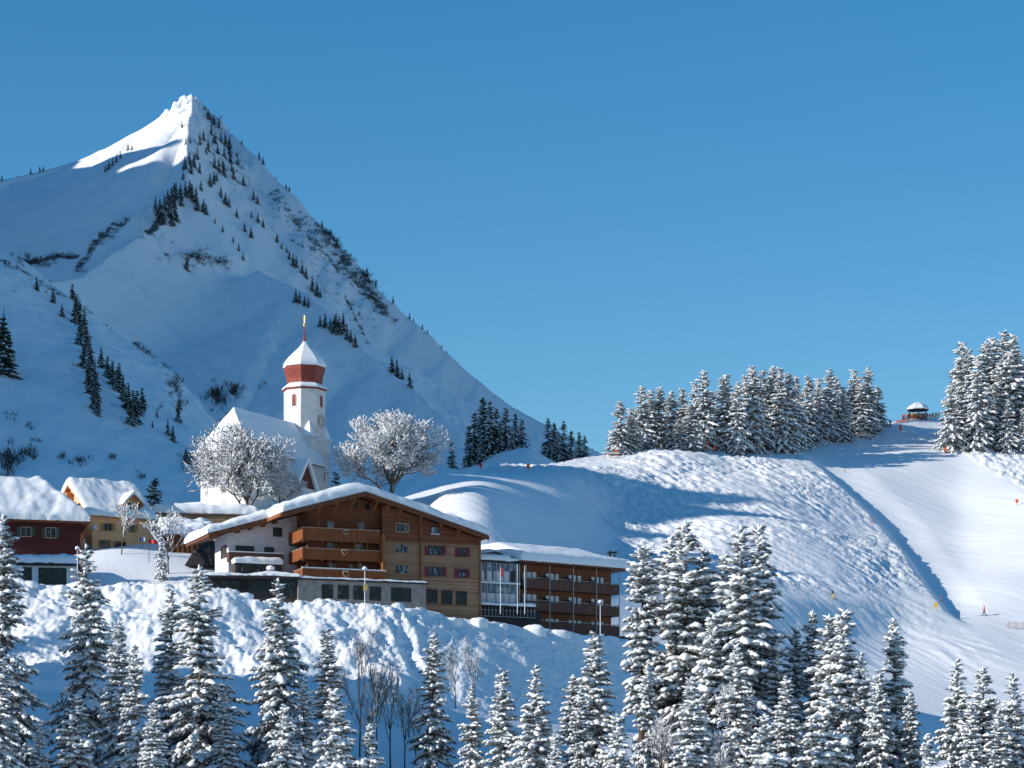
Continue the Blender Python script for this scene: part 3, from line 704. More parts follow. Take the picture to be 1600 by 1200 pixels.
shrubs(H2, [(15,728,18,22,45,22),(45,712,14,14,30,14),(100,715,10,8,12,10),(125,725,14,10,22,12),(60,690,12,6,8,10),(175,715,6,6,8,14),(220,745,10,6,10,10),(185,448,0,0,0,0),(272,605,14,18,60,10),(280,625,10,12,30,10),(150,490,40,10,20,6),
   (215,530,8,5,12,12),(230,545,8,5,10,10),(20,650,14,8,14,7),(45,668,8,5,12,8),(300,720,15,20,50,12),(125,570,10,10,10,8),(60,450,40,14,30,6),(20,415,20,10,40,7),(320,735,12,14,30,10),(250,640,16,10,12,7),(265,575,18,12,26,7)], 5, 600)
shrubs(MT, [(60,412,22,8,70,9),(95,402,22,5,60,7),(30,408,20,8,50,8),(128,418,8,12,20,6),(310,405,22,10,60,9),(345,412,14,8,30,7),(340,622,16,16,60,14),(368,612,12,10,30,14),(355,640,20,14,20,8),(405,605,10,4,5,8),
   (240,370,20,20,20,5),(520,345,16,20,70,8),(500,380,24,20,60,7),(540,400,14,20,60,7),(575,440,12,18,70,9),(590,465,10,20,50,7),(470,350,16,20,40,6),(430,310,14,16,26,6),(560,500,6,18,24,5),(170,370,14,12,30,6),(340,200,20,30,40,5),(355,260,24,30,60,6),(640,700,30,8,14,6)], 6, 1800)

# ------------------------------------------------------------------ building materials
def board_mat(name, c, c2, pitch, vertical=False, rough=.75, wear=.5):
    """boards: recessed joints by bump, each board a little different in tone, weather streaks"""
    m = bpy.data.materials.new(name); m.use_nodes = True
    nt = m.node_tree; b = nt.nodes['Principled BSDF']; N = nt.nodes.new; K = nt.links.new
    b.inputs['Roughness'].default_value = rough; b.inputs['Specular IOR Level'].default_value = .25
    tc = N('ShaderNodeTexCoord'); sp = N('ShaderNodeSeparateXYZ'); K(tc.outputs['Object'], sp.inputs[0])
    if vertical:
        ad = N('ShaderNodeMath'); ad.operation = 'ADD'; K(sp.outputs[0], ad.inputs[0]); K(sp.outputs[1], ad.inputs[1]); src = ad.outputs[0]
    else: src = sp.outputs[2]
    dv = N('ShaderNodeMath'); dv.operation = 'DIVIDE'; dv.inputs[1].default_value = pitch; K(src, dv.inputs[0])
    fl = N('ShaderNodeMath'); fl.operation = 'FLOOR'; K(dv.outputs[0], fl.inputs[0])
    wn_ = N('ShaderNodeTexWhiteNoise'); wn_.noise_dimensions = '1D'; K(fl.outputs[0], wn_.inputs['W'])
    mp = N('ShaderNodeMapping'); mp.inputs['Scale'].default_value = (2,2,.25) if vertical else (.25,.25,4); K(tc.outputs['Object'], mp.inputs[0])
    nz = N('ShaderNodeTexNoise'); nz.inputs['Scale'].default_value = 2.2; nz.inputs['Detail'].default_value = 6; K(mp.outputs[0], nz.inputs['Vector'])
    nb = N('ShaderNodeTexNoise'); nb.inputs['Scale'].default_value = .35; nb.inputs['Detail'].default_value = 3; K(tc.outputs['Object'], nb.inputs['Vector'])
    s1 = N('ShaderNodeMath'); s1.operation = 'MULTIPLY_ADD'; s1.inputs[1].default_value = .45; K(wn_.outputs['Value'], s1.inputs[0]); K(nz.outputs['Fac'], s1.inputs[2])
    s2 = N('ShaderNodeMath'); s2.operation = 'MULTIPLY_ADD'; s2.inputs[1].default_value = wear; K(nb.outputs['Fac'], s2.inputs[0]); K(s1.outputs[0], s2.inputs[2])
    rp = N('ShaderNodeMapRange'); rp.inputs[1].default_value = .55; rp.inputs[2].default_value = 1.35; K(s2.outputs[0], rp.inputs[0])
    mx = N('ShaderNodeMix'); mx.data_type = 'RGBA'; K(rp.outputs[0], mx.inputs[0]); mx.inputs[6].default_value = (*c,1); mx.inputs[7].default_value = (*c2,1)
    K(mx.outputs[2], b.inputs['Base Color'])
    fr = N('ShaderNodeMath'); fr.operation = 'FRACT'; K(dv.outputs[0], fr.inputs[0])
    pg = N('ShaderNodeMath'); pg.operation = 'PINGPONG'; pg.inputs[1].default_value = .5; K(fr.outputs[0], pg.inputs[0])
    r2 = N('ShaderNodeMapRange'); r2.inputs[1].default_value = 0; r2.inputs[2].default_value = .12; K(pg.outputs[0], r2.inputs[0])
    bp = N('ShaderNodeBump'); bp.inputs['Distance'].default_value = .03; K(r2.outputs[0], bp.inputs['Height']); K(bp.outputs[0], b.inputs['Normal'])
    return m
M['planks'] = board_mat('planks', (.20,.10,.055), (.42,.255,.155), .24)
M['boards_red'] = board_mat('boards_red', (.135,.045,.022), (.26,.095,.048), .18, wear=.4)
M['boards_dark'] = board_mat('boards_dark', (.085,.032,.018), (.17,.07,.04), .18, True)
M['balcony'] = board_mat('balcony', (.17,.050,.018), (.30,.10,.035), .14, True)
M['balcony_dark'] = board_mat('balcony_dark', (.10,.045,.034), (.155,.078,.058), .15, True)
M['annex_wall'] = board_mat('annex_wall', (.15,.058,.028), (.25,.10,.05), .2, True)
M['red_boards'] = board_mat('red_boards', (.045,.010,.010), (.075,.016,.015), .2)
M['beam'] = mat('beam', (.30,.11,.035), .7, .25, 2, stretch=(1,1,.3))
M['eave'] = mat('eave', (.17,.06,.025), .7, .25, 2)
M['rail'] = mat('rail', (.42,.30,.24), .6, .15, 4)
M['plaster'] = mat('plaster', (.74,.73,.73), .9, .05, 2, bump=.05, bscale=5)
M['rough_plaster'] = mat('rough_plaster', (.62,.58,.60), .95, .08, 3, bump=.22, bscale=1.8)
M['church_plaster'] = mat('church_plaster', (.76,.74,.71), .9, .10, 1.2, bump=.02, bscale=6, c2=(.62,.60,.57))
M['stone'] = mat('stone', (.30,.27,.25), .85, .18, 1.3, bump=.03)
M['yellow'] = mat('yellow', (.88,.46,.22), .85, .06, 1.5, bump=.01)
M['yellow_wood'] = mat('yellow_wood', (.50,.24,.09), .7, .2, 3)
M['onion_red'] = mat('onion_red', (.27,.055,.038), .6, .25, 3, bump=.05, bscale=7)
M['shutter_red'] = mat('shutter_red', (.16,.025,.035), .6, .15, 3)
M['shutter_green'] = mat('shutter_green', (.03,.06,.05), .6, .15, 3)
M['frame'] = mat('frame', (.33,.20,.12), .6, .15, 3)
M['frame_dark'] = mat('frame_dark', (.045,.03,.025), .6, .15, 3)
M['white'] = mat('white', (.74,.76,.78), .6, .04, 3)
M['grey_metal'] = mat('grey_metal', (.30,.31,.33), .45, .1, 3, metal=.6)
M['dark'] = mat('dark', (.022,.022,.024), .6, .2, 3)
M['dark_stone'] = mat('dark_stone', (.06,.05,.045), .8, .2, 2)
M['gold'] = mat('gold', (.75,.50,.16), .35, .1, 3, metal=.9)
M['tarp'] = mat('tarp', (.03,.028,.03), .7, .2, 2)
M['orange'] = mat('orange', (.72,.12,.03), .6, .1, 3)
M['red'] = mat('red', (.55,.03,.03), .6, .1, 3)
M['yellow_paint'] = mat('yellow_paint', (.75,.45,.03), .6, .1, 3)
M['black'] = mat('black', (.012,.012,.014), .6, .1, 3)
M['blue'] = mat('blue', (.03,.09,.35), .6, .1, 3)
M['green'] = mat('green', (.10,.30,.06), .6, .1, 3)
M['skin'] = mat('skin', (.45,.24,.16), .6, .05, 5)
M['curtain'] = mat('curtain', (.60,.62,.66), .9, .12, 3, stretch=(6,6,.5))
def glass_mat(name, dark, light, sc_, th):
    m = mat(name, light, .12, .1, sc_, c2=dark, spec=.3, stretch=(1,1,.6), detail=3)
    for n in m.node_tree.nodes:
        if n.type == 'MAP_RANGE': n.inputs[1].default_value = th; n.inputs[2].default_value = th+.10
    return m
M['glass'] = glass_mat('glass', (.015,.02,.03), (.20,.24,.30), 3.5, .52)
M['glass_dark'] = glass_mat('glass_dark', (.012,.013,.016), (.16,.13,.12), 2.2, .60)
M['glass_bright'] = glass_mat('glass_bright', (.10,.13,.17), (.35,.40,.46), 1.5, .5)

class Bld:
    """a building frame: x runs along the front, y goes back into the house, z up from its base"""
    def __init__(s, name, px, py, Y, yaw, label, cat, group=None):
        o = W(px, py, Y); s.X0, s.Y0, s.Z0 = o; s.c, s.s = math.cos(math.radians(yaw)), math.sin(math.radians(yaw))
        s.root = empty(name, o, math.radians(yaw), label, cat, group); s.yaw = math.radians(yaw)
    def L(s, px, py, b=0.0):
        u = U(px); a = (u*(s.Y0+b*s.c) - s.X0 + b*s.s)/(s.c-u*s.s)
        return a, (YH-py)/F*(s.Y0+a*s.s+b*s.c) - s.Z0
    def A(s, px, b=0.0): return s.L(px, 0, b)[0]
    def D(s, px, a):
        u = U(px); return (s.X0+a*s.c-u*(s.Y0+a*s.s))/(s.s+u*s.c)
    def Zs(s, px, py, a): b = s.D(px, a); return b, (YH-py)/F*(s.Y0+a*s.s+b*s.c)-s.Z0
    def world(s, a, b, z): return Vector((s.X0+a*s.c-b*s.s, s.Y0+a*s.s+b*s.c, s.Z0+z))

def box_part(B, name, m, a0, a1, b0, b1, z0, z1, parent=None):
    mb = MB(); mb.box(a0,a1,b0,b1,z0,z1); return mb.build(name, m, parent or B.root)

def window(B, px0, py0, px1, py1, b, frame='frame', glass='glass', mull=2, fw=.10, sill=False, cross=False, name='window'):
    a0, _ = B.L(px0, py0, b); a1, _ = B.L(px1, py1, b); am = (a0+a1)/2; pm = (px0+px1)/2
    z1 = B.L(pm, py0, b)[1]; z0 = B.L(pm, py1, b)[1]
    return window_az(B, a0, a1, z0, z1, b, frame, glass, mull, fw, sill, cross, name)
def window_az(B, a0, a1, z0, z1, b, frame='frame', glass='glass', mull=2, fw=.10, sill=False, cross=False, name='window'):
    f = MB(); d0, d1 = b-.10, b+.02
    f.box(a0-fw,a0,d0,d1,z0-fw,z1+fw); f.box(a1,a1+fw,d0,d1,z0-fw,z1+fw); f.box(a0,a1,d0,d1,z1,z1+fw); f.box(a0,a1,d0,d1,z0-fw,z0)
    for i in range(1, mull):
        x = a0+(a1-a0)*i/mull; f.box(x-.035,x+.035,d0+.03,d1,z0,z1)
    if cross: f.box(a0,a1,d0+.035,d1,(z0+z1)/2+.1,(z0+z1)/2+.16)
    o = f.build(name, M[frame], B.root)
    g_ = MB(); g_.box(a0+.003,a1-.003,b-.035,b+.018,z0+.003,z1-.003); g_.build('pane', M[glass], o)
    if sill: s_ = MB(); s_.box(a0-.15,a1+.15,b-.25,b-.001,z0-fw-.12,z0-fw-.003); s_.build('sill', M['white'], o)
    return o
def side_window(B, px0, py0, px1, py1, a, frame='frame', glass='glass', shutter=None):
    """window in the wall that faces left (plane x = a)"""
    b0, z1 = B.Zs(px0, py0, a); b1, _ = B.Zs(px1, py0, a); z0 = B.Zs((px0+px1)/2, py1, a)[1]; b0, b1 = min(b0,b1), max(b0,b1)
    f = MB(); f.box(a-.08,a+.02,b0-.1,b0,z0-.1,z1+.1); f.box(a-.08,a+.02,b1,b1+.1,z0-.1,z1+.1); f.box(a-.08,a+.02,b0,b1,z1,z1+.1); f.box(a-.08,a+.02,b0,b1,z0-.1,z0)
    o = f.build('window', M[frame], B.root); g_ = MB(); g_.box(a-.03,a+.018,b0+.003,b1-.003,z0+.003,z1-.003); g_.build('pane', M[glass], o)
    if shutter:
        for (p,q) in ((b0-.11-.8,b0-.11),(b1+.11,b1+.91)): box_part(B,'shutter',M[shutter],a-.07,a-.003,p,q,z0-.05,z1+.05)
    return o

def snow_cap(parent, a0, a1, b0, b1, zf, T, seed, na=40, nb_=16, rnd=.9, lump=.18, name='snow_cover', edge=.45, m=None, drop=.05, tf=None):
    """thick settled snow on a roof: rounded shoulders, soft undulation, a standing edge"""
    aa = np.linspace(a0,a1,na); bb = np.linspace(b0,b1,nb_)
    # tighten sampling at the borders
    f = lambda t: .5-.5*np.cos(np.pi*t); aa = a0+(a1-a0)*(.55*np.linspace(0,1,na)+.45*f(np.linspace(0,1,na))); bb = b0+(b1-b0)*(.45*np.linspace(0,1,nb_)+.55*f(np.linspace(0,1,nb_)))
    A_, B_ = np.meshgrid(aa, bb, indexing='ij')
    e = np.minimum(np.minimum(A_-a0, a1-A_), np.minimum(B_-b0, b1-B_))
    r = np.clip(e/rnd,0,1); prof = edge+(1-edge)*np.sqrt(1-(1-r)**2)
    th = T*prof*(1+lump*fbm(A_*.35+seed, B_*.35, seed, 3)) + .04*noise(A_*2.1, B_*2.1, seed+3)
    if tf is not None: th = th*tf(A_,B_)
    zb = zf(A_, B_)
    jx = .10*fbm(A_*.9, B_*.9, seed+9, 2)*(e < .01)
    top = np.stack([A_+jx*((A_ > (a0+a1)/2)*2-1)*0, B_+jx, zb+np.maximum(th,.06)], -1).reshape(-1,3)
    i = np.arange(A_.size).reshape(A_.shape)
    q = np.stack([i[:-1,:-1],i[1:,:-1],i[1:,1:],i[:-1,1:]],-1).reshape(-1,4)
    rim = np.concatenate([i[:,0], i[-1,1:], i[-2::-1,-1], i[0,-2:0:-1]]); n = len(rim)
    low = top[rim].copy(); low[:,2] = zb.reshape(-1)[rim]-drop
    cen = np.array([(a0+a1)/2,(b0+b1)/2]); low[:,:2] += (cen-low[:,:2])/np.maximum(1e-6,np.linalg.norm(cen-low[:,:2],axis=1,keepdims=True))*.12
    k = A_.size+np.arange(n); side = np.stack([rim, k, np.roll(k,-1), np.roll(rim,-1)],-1)[:, ::-1]
    V = np.concatenate([top, low]); 
    bot = np.concatenate([k, ])[::-1][None]
    me = mesh_np(name, V, [q, side[:, ::-1]], True)
    return link(name, me, m or M['snow_fine'], parent)

# ================================================================== the hotel
H = Bld('hotel', 473, 950, 360, 21, 'big timber hotel with wrap-around balconies, red shutters and a thick snow-covered gable roof', 'hotel')
R = H.root
slope = .292
bf = -1.9                                              # front edge of the roof
ra, rz = H.L(571, 768, bf)                             # ridge
roofz = lambda a: rz - slope*abs(a-ra)
aR = H.A(764, bf); aL = H.A(441, bf); aLL = H.A(326, 5.0)
depth = 17.0
def wall(B, name, m, a0, a1, b0, b1, z0, zt0, zt1, mid=None, parent=None):
    poly = [(a0,z0),(a1,z0),(a1,zt1)] + ([mid] if mid else []) + [(a0,zt0)]
    mb = MB(); mb.prism(poly,'y',b0,b1); return mb.build(name, m, parent or B.root)
a596, a657, a748 = H.A(597), H.A(657.5,-.15), H.A(748.5,-.15)
z848 = H.L(657,848,-.15)[1]; zg = H.L(657,911,-.15)[1]
wall(H,'plank_wall',M['planks'], a596, a657, -.05, depth, zg, z848-.0, z848)
wall(H,'plank_wall',M['planks'], a657+.003, a748, -.2, depth, -1.5, z848+.03, z848+.03)
wall(H,'upper_wall',M['boards_red'], a596, a657, -.10, depth, z848+.003, roofz(a596)-.5, roofz(a657)-.5)
wall(H,'upper_wall',M['boards_red'], a657+.003, a748, -.26, depth, z848+.033, roofz(a657)-.5, roofz(a748)-.5)
box_part(H,'corner_post',M['beam'],a657-.12,a657-.003,-.42,-.11,zg,roofz(a657)-.5)
box_part(H,'corner_post',M['beam'],a748-.02,a748+.22,-.36,-.05,-1.5,roofz(a748)-.5)
a483 = H.A(481, 1.3)
wall(H,'balcony_wall',M['boards_red'], a483, a596-.003, 1.3, depth, zg, roofz(a483)-.5, roofz(a596)-.5, (ra, rz-.5) if a483 < ra < a596 else None)
fin_z0, fin_z1 = H.L(597,892)[1], H.L(597,836)[1]
box_part(H,'wall_fin',M['beam'],a596-.35,a596-.003,-1.35,-.06,fin_z0,fin_z1)
# white wing on the left, set back
bw = 6.6
a358, a444 = H.A(357.5,bw), a483-.003
zwb = -2
wall(H,'white_wall',M['rough_plaster'], a358, a444, bw, bw+6.0, zwb, roofz(a358)-.45, roofz(a444)-.45)
b336 = H.D(336.5,a358)
mbx = MB(); mbx.prism([(bw+.003,zwb),(b336,zwb),(b336,roofz(a358)-.46),(bw+.003,roofz(a358)-.46)],'x',a358-.06,a358-.003); mbx.build('side_wall',M['plaster'],R)
side_window(H,346,856,354,871,a358-.06,'shutter_red','glass_dark')
# roof slabs
def slab(a0,a1,b0,b1,name='roof'):
    mb = MB(); t = .32
    pts = [a0]+([ra] if a0 < ra < a1 else [])+[a1]
    poly = [(a,roofz(a)) for a in pts]+[(a,roofz(a)-t) for a in reversed(pts)]
    mb.prism(poly,'y',b0,b1); return mb.build(name,M['eave'],R)
slab(aL,aR,bf,depth+1); slab(aLL,aL-.003,bw-1.7,depth+1)
# barge boards
def barge(a0,a1,b,name='bargeboard'):
    mb = MB(); poly = [(a0,roofz(a0)+.03),(a1,roofz(a1)+.03),(a1,roofz(a1)-.62),(a0,roofz(a0)-.62)]
    mb.prism(poly,'y',b-.10,b-.003); mb.build(name,M['eave'],R)
barge(aL,ra,bf); barge(ra+.003,aR,bf); barge(aLL,aL,bw-1.7)
mbx = MB(); za = roofz(aL); mbx.box(aL-.25,aL-.003,bf,bw-1.8,za-.45,za+.02); mbx.build('gutter_board',M['beam'],R)
# purlin ends and slanting struts under the gable
for px_, py_ in ((500,808),(528,797),(555,786),(590,789),(608,796),(627,802),(659,813),(690,822),(718,834)):
    a = H.A(px_,bf+.6); z = roofz(a)-.33
    bwll = 1.3 if px_ < 597 else -.1
    mb = MB(); mb.box(a-.13,a+.13,bf+.25,bwll,z-.30,z-.003); br = mb.build('purlin',M['beam'],R)
    s_ = MB(); s_.tube((a,bf+.5,z-.3),(a-.1,bwll,z-2.0 if px_ < 597 else z-1.1),.09); s_.build('strut',M['beam'],br)
for px_ in (372,392,412,430):
    a = H.A(px_,bw-1.0); z = roofz(a)-.33
    mb = MB(); mb.box(a-.18,a+.18,bw-1.5,bw+.1,z-.5,z-.003); mb.build('purlin',M['eave'],R)
# snow on the roof
sz = lambda a,b: rz+.05 - slope*(np.sqrt((a-ra)**2+1.6)-.5)
tfm = lambda a,b: .80+.35*np.exp(-((a-ra+5)/9)**2)
snow_cap(R, aL-.1, aR+.15, bf-.05, depth+1, sz, 1.35, 3, 90, 40, 1.0, .16, tf=tfm)
snow_cap(R, aLL-.25, aL+.5, bw-1.8, depth+1, sz, 1.15, 5, 50, 26, .9, .25)
# windows of the planked part (pixel boxes in the photograph)
for (x0,y0,x1,y1) in ((619,819,637,830.5),(618,851,637,863.5),(618,883,637,896)):
    window(H,x0,y0,x1,y1,-.10 if y0 < 840 else -.05,'frame','glass',3,fw=.16)
window(H,674,824,685,833,-.26,'frame_dark','glass_bright',1,.1,True)
for (x0,y0,x1,y1,n) in ((671,854,690,866.5,3),(718,857,727,869.5,2),(670.5,887,690.5,899.5,3),(717,890,727,902,2)):
    window(H,x0,y0,x1,y1,-.2,'frame_dark','glass',n,.08)
    for (u,v) in ((x0-7.3,x0-1.3),(x1+1.3,x1+7.0)):
        au,av = H.A(u,-.2),H.A(v,-.2); pm=(u+v)/2; box_part(H,'shutter',M['shutter_red'],au,av,-.27,-.203,H.L(pm,y1+1,-.2)[1],H.L(pm,y0-1,-.2)[1])
for (x0,y0,x1,y1) in ((668,922,682,941),(691,923.5,705,943),(714,925,728,944)):
    window(H,x0,y0,x1,y1,-.2,'frame_dark','glass_dark',1,.12)
# balcony wall: doors, windows
for (x0,y0,x1,y1) in ((512,816,521,824),(560,818,568,828),(512,848,521,857),(556,850,566,860),(517,882,523,890),(546,883,552,891),(562,883,568,891)):
    window(H,x0,y0,x1,y1+6,1.3,'frame','glass_bright',2,.09)
window(H,552,787,557,794,1.3,'frame_dark','glass_dark',1,.06); window(H,571,788,577,796,1.3,'frame_dark','glass_dark',1,.06)
for (x0,y0,x1,y1) in ((471.5,812,479,824),(471.5,848,479,857),(471.5,880,479,889)): side_window(H,x0,y0,x1,y1,a483,'beam','glass_dark')
window(H,428,826,439,837,bw,'frame_dark','glass_dark',1,.14); window(H,369,854,396,860,bw,'frame_dark','glass_dark',3,.09); window(H,414,856,427,864,bw,'frame_dark','glass_dark',2,.09)
# balconies
def balcony(name, b, pxl, pxr, top_l, top_r, bot_l, wrap_px=None, wall_b=1.3, m='balcony'):
    a0, a1 = H.A(pxl,b), H.A(pxr,b); zt = H.L(pxl,top_l,b)[1]; zb = H.L(pxl,bot_l,b)[1]
    root = MB(); root.box(a0,a1,b,b+.08,zb,zt); 
    if wrap_px: bb = H.D(wrap_px,a0); root.box(a0,a0+.08,b+.083,bb,zb,zt)
    o = root.build(name, M[m], R)
    f = MB(); f.box(a0,a1,b+.083,wall_b-.003,zb-.02,zb+.16)
    if wrap_px: f.box(a0+.083,a483-.003,wall_b,bb,zb-.02,zb+.16)
    f.build('floor', M['eave'], o)
    r_ = MB(); r_.box(a0-.05,a1+.02,b-.08,b+.14,zt+.003,zt+.09)
    if wrap_px: r_.box(a0-.06,a0+.14,b+.143,bb,zt+.003,zt+.09)
    r_.build('handrail', M['rail'], o)
    s_ = MB(); n_ = int((a1-a0)/2.4)
    for i in range(n_+1):
        x = a0+.1+(a1-a0-.2)*i/n_; s_.box(x-.05,x+.05,b+.09,b+.17,zb-.3,zt)
    s_.build('posts', M['beam'], o)
    return a0,a1,zt,zb
balcony('balcony',-.35,473,594,824,829,843.5,444.5)
balcony('balcony',-.35,473,594,856,861,873,445.5)
a0,a1,zt,zb = balcony('terrace_balcony',-1.1,473,603,888,893,905,453)
sr = MB(); sr.box(a0-.1,a1,-1.2,-.9,zt+.095,zt+.22); sr.build('rail_snow',M['snow'],R)
for px_, y0, y1 in ((451,809,832),(462,805,826)):
    mb = MB(); a = H.A(px_,3); p0 = H.L(px_,y0,3); mb.tube((a,3,p0[1]),(a+1.2,3,p0[1]-1.6),.08); mb.build('strut',M['beam'],R)
# upper slanted glazing post pairs on balconies
for (px_,y0,y1) in ((498,815,824),(554,834,856),(574,847,859)):
    mb = MB(); a=H.A(px_,-.2); mb.box(a-.05,a+.05,-.25,-.15,H.L(px_,y1,-.2)[1],H.L(px_,y0,-.2)[1]+.4); mb.build('balcony_post',M['beam'],R)
for (px_,py_) in ((515,880),(561.5,882)):       # pale partition doors standing open on the terrace
    a,z = H.L(px_,py_,.2); mb = MB(); mb.hexa([(a-.1,-.3,z-1.0),(a+.12,-.3,z-1.0),(a+.12,1.2,z-1.0),(a-.1,1.2,z-1.0),(a-.1,-.3,z+.1),(a+.1,-.3,z-.1),(a+.1,1.2,z+.9),(a-.1,1.2,z+.9)]); mb.build('partition',M['frame'],R)
# ground floor in front, stone, with a snowy terrace edge
bg_ = -2.3
ag0, ag1 = H.A(466,bg_), H.A(657,bg_)
zt = H.L(560,909,bg_)[1]
wall(H,'stone_wall',M['stone'], ag0, a657-.003, bg_, -.06, -2, zt, zt)
for (x0,y0,x1,y1) in ((504,914.5,519,934),(529,915.5,544,935),(553.5,916.5,568.5,936),(578.5,918,594,937.5),(612,919.5,641,939)):
    window(H,x0,y0,x1,y1,bg_,'frame_dark','glass_dark',1 if x1-x0 < 20 else 2,.10)
box_part(H,'terrace_slab',M['dark'],ag0-.2,a657+.1,bg_-.35,-.07,zt+.003,zt+.22)
snow_cap(R, ag0-.2, a657+.1, bg_-.4, -1.2, lambda a,b: zt+.22+0*a, .22, 8, 60, 6, .3, .5)
# entrance tract with dark glazing and flat snowy roof
e = Bld('entrance_pavilion', 330, 935, 356, 8, 'low dark-glazed entrance pavilion with a flat snowy roof in front of the white hotel wing', 'pavilion')
ea1 = e.A(467); ez = e.L(400,905)[1]; ed = 9
wall(e,'side_wall',M['dark_stone'], e.A(330), ea1, .25, ed, -2, ez, ez)
for i,(x0,x1) in enumerate(((334,352),(353,375),(393,416),(417,441),(442,464))):
    window(e,x0,907,x1,932,.25,'frame_dark','glass_dark',1,.06)
box_part(e,'door_recess',M['black'],e.A(377),e.A(389),.20,.247,-1,ez-.15)
box_part(e,'roof',M['dark'],e.A(318),ea1+.2,-.6,ed,ez+.003,ez+.42)
snow_cap(e.root, e.A(318)-.1, ea1+.3, -.7, ed, lambda a,b: ez+.42+.55*np.exp(-((a-e.A(423))/1.6)**2-((b-2)/2)**2), .42, 12, 70, 14, .5, .45)
box_part(e,'chimney',M['dark'],e.A(421),e.A(427),1.7,2.3,ez+.4,ez+1.5); 
mb = MB(); mb.lathe([(.05,0),(.5,.02),(.62,.25),(.5,.5),(.2,.62)],10); mb.build('chimney_snow',M['snow'],e.root,True,(e.A(424),2,ez+1.5))
# small balcony and bay with a rounded snow roof on the white wing
a0,a1 = H.A(358,bw-1.3),H.A(443,bw-1.3); zt_,zb_ = H.L(400,864,bw-1.3)[1],H.L(400,879,bw-1.3)[1]
mb = MB(); mb.box(a0,a1,bw-1.3,bw-1.2,zb_,zt_); mb.box(a0,a0+.1,bw-1.197,bw-.003,zb_,zt_); o = mb.build('balcony',M['balcony_dark'],R)
mb = MB(); mb.box(a0-.05,a1,bw-1.38,bw-1.14,zt_+.003,zt_+.14); mb.build('handrail',M['snow'],o)
a0,a1 = H.A(366,bw-3),H.A(443,bw-3); z0 = H.L(400,880,bw-3)[1]
wall(H,'bay',M['dark_stone'],a0+.2,a1-.1,bw-2.8,bw-1.39,-1,z0,z0)
for i in range(5):
    x0=a0+.5+i*(a1-a0-.8)/5; window_az(H,x0,x0+(a1-a0)/5-.45,z0-1.3,z0-.2,bw-2.8,'frame_dark','glass_dark',1,.06)
snow_cap(R,a0,a1,bw-3.1,bw-1.3,lambda a,b: z0+0*a, .95, 14, 36, 10, .9,.2)
# heart-shaped wreaths hung on the balconies
def heart(px_,py_,b_,h_,where):
    a,z = H.L(px_,py_,b_); pts=[]
    for i in range(24):
        t=2*math.pi*i/24; pts.append((16*math.sin(t)**3/17*.5*h_, (13*math.cos(t)-5*math.cos(2*t)-2*math.cos(3*t)-math.cos(4*t))/17*.55*h_))
    mb = MB(); sn = MB()
    for p,q in zip(pts,pts[1:]+pts[:1]): mb.tube((p[0],0,p[1]),(q[0],0,q[1]),.11*h_,n=6)
    for p,q in zip(pts[:10]+pts[14:],pts[1:11]+pts[15:]+pts[:1]):
        sn.tube((p[0],-.03,p[1]+.07*h_),(q[0],-.03,q[1]+.07*h_),.05*h_,n=5)
    w_ = empty('heart_wreath', H.world(a,b_-.12,z), H.yaw, f'heart-shaped brown twig wreath with snow {where}', 'wreath','heart wreaths hung on the hotel balconies')
    mb.build('ring',M['frame'],w_); sn.build('snow_layer',M['snow'],w_)
heart(540,832,-.45,.8,'on the uppermost balcony of the hotel'); heart(538,863,-.45,.8,'on the middle balcony of the hotel'); heart(540,897,-1.2,.9,'on the lowest terrace rail of the hotel')

# ================================================================== annex with three balcony floors
X = Bld('annex', 821, 1000, 374.5, 35, 'three-storey annex with long brown balconies and white doors under a snow-covered roof', 'hotel annex')
R = X.root; d1 = 1.7
aE = X.A(968); aW = X.A(938+20, d1)*0 + X.A(955,d1); zr = X.L(880,883)[1]
a_l = X.A(809,d1)
wall(X,'wall',M['annex_wall'],a_l,aW,d1,d1+9,-2.5,zr-.1,zr-.1)
lv = []
for (yt,yb) in ((903,918.5),(938,953.5),(969,990)):
    lv.append((X.L(821,yt)[1], X.L(821,yb)[1]))
fl = [lv[0][1], lv[1][1], lv[2][1]]
for k,(zt_,zb_) in enumerate(lv):
    mb = MB(); mb.box(0,aE,0,.09,zb_,zt_); mb.box(aE-.09,aE,.093,d1+2,zb_,zt_); o = mb.build('balcony',M['balcony_dark'],R)
    mb = MB(); mb.box(.05,aE-.1,.093,d1-.003,zb_,zb_+.18); mb.build('floor',M['balcony_dark'],o)
    mb = MB(); mb.box(0,aE+.04,-.03,.05,zt_+.14,zt_+.20); mb.box(aE-.04,aE+.04,.053,d1+2,zt_+.14,zt_+.20)
    for i in range(9): x=.2+i*(aE-.4)/8; mb.box(x-.02,x+.02,-.01,.03,zt_,zt_+.14)
    mb.build('handrail',M['grey_metal'],o)
for i in range(5):
    x = .05+(aE-.12)*i/4; box_part(X,'post',M['grey_metal'],x-.05,x+.05,-.10,-.003,-2.5 if i else lv[1][0],zr-.15)
box_part(X,'post',M['grey_metal'],aE-.04,aE+.05,d1+2,d1+2.1,-2.5,zr-.15)
rows_px = [((816.5,830),(831,838)),((859.5,865.5),(867,873)),((895,900),(902,908)),((930.5,936),(937.8,943))]
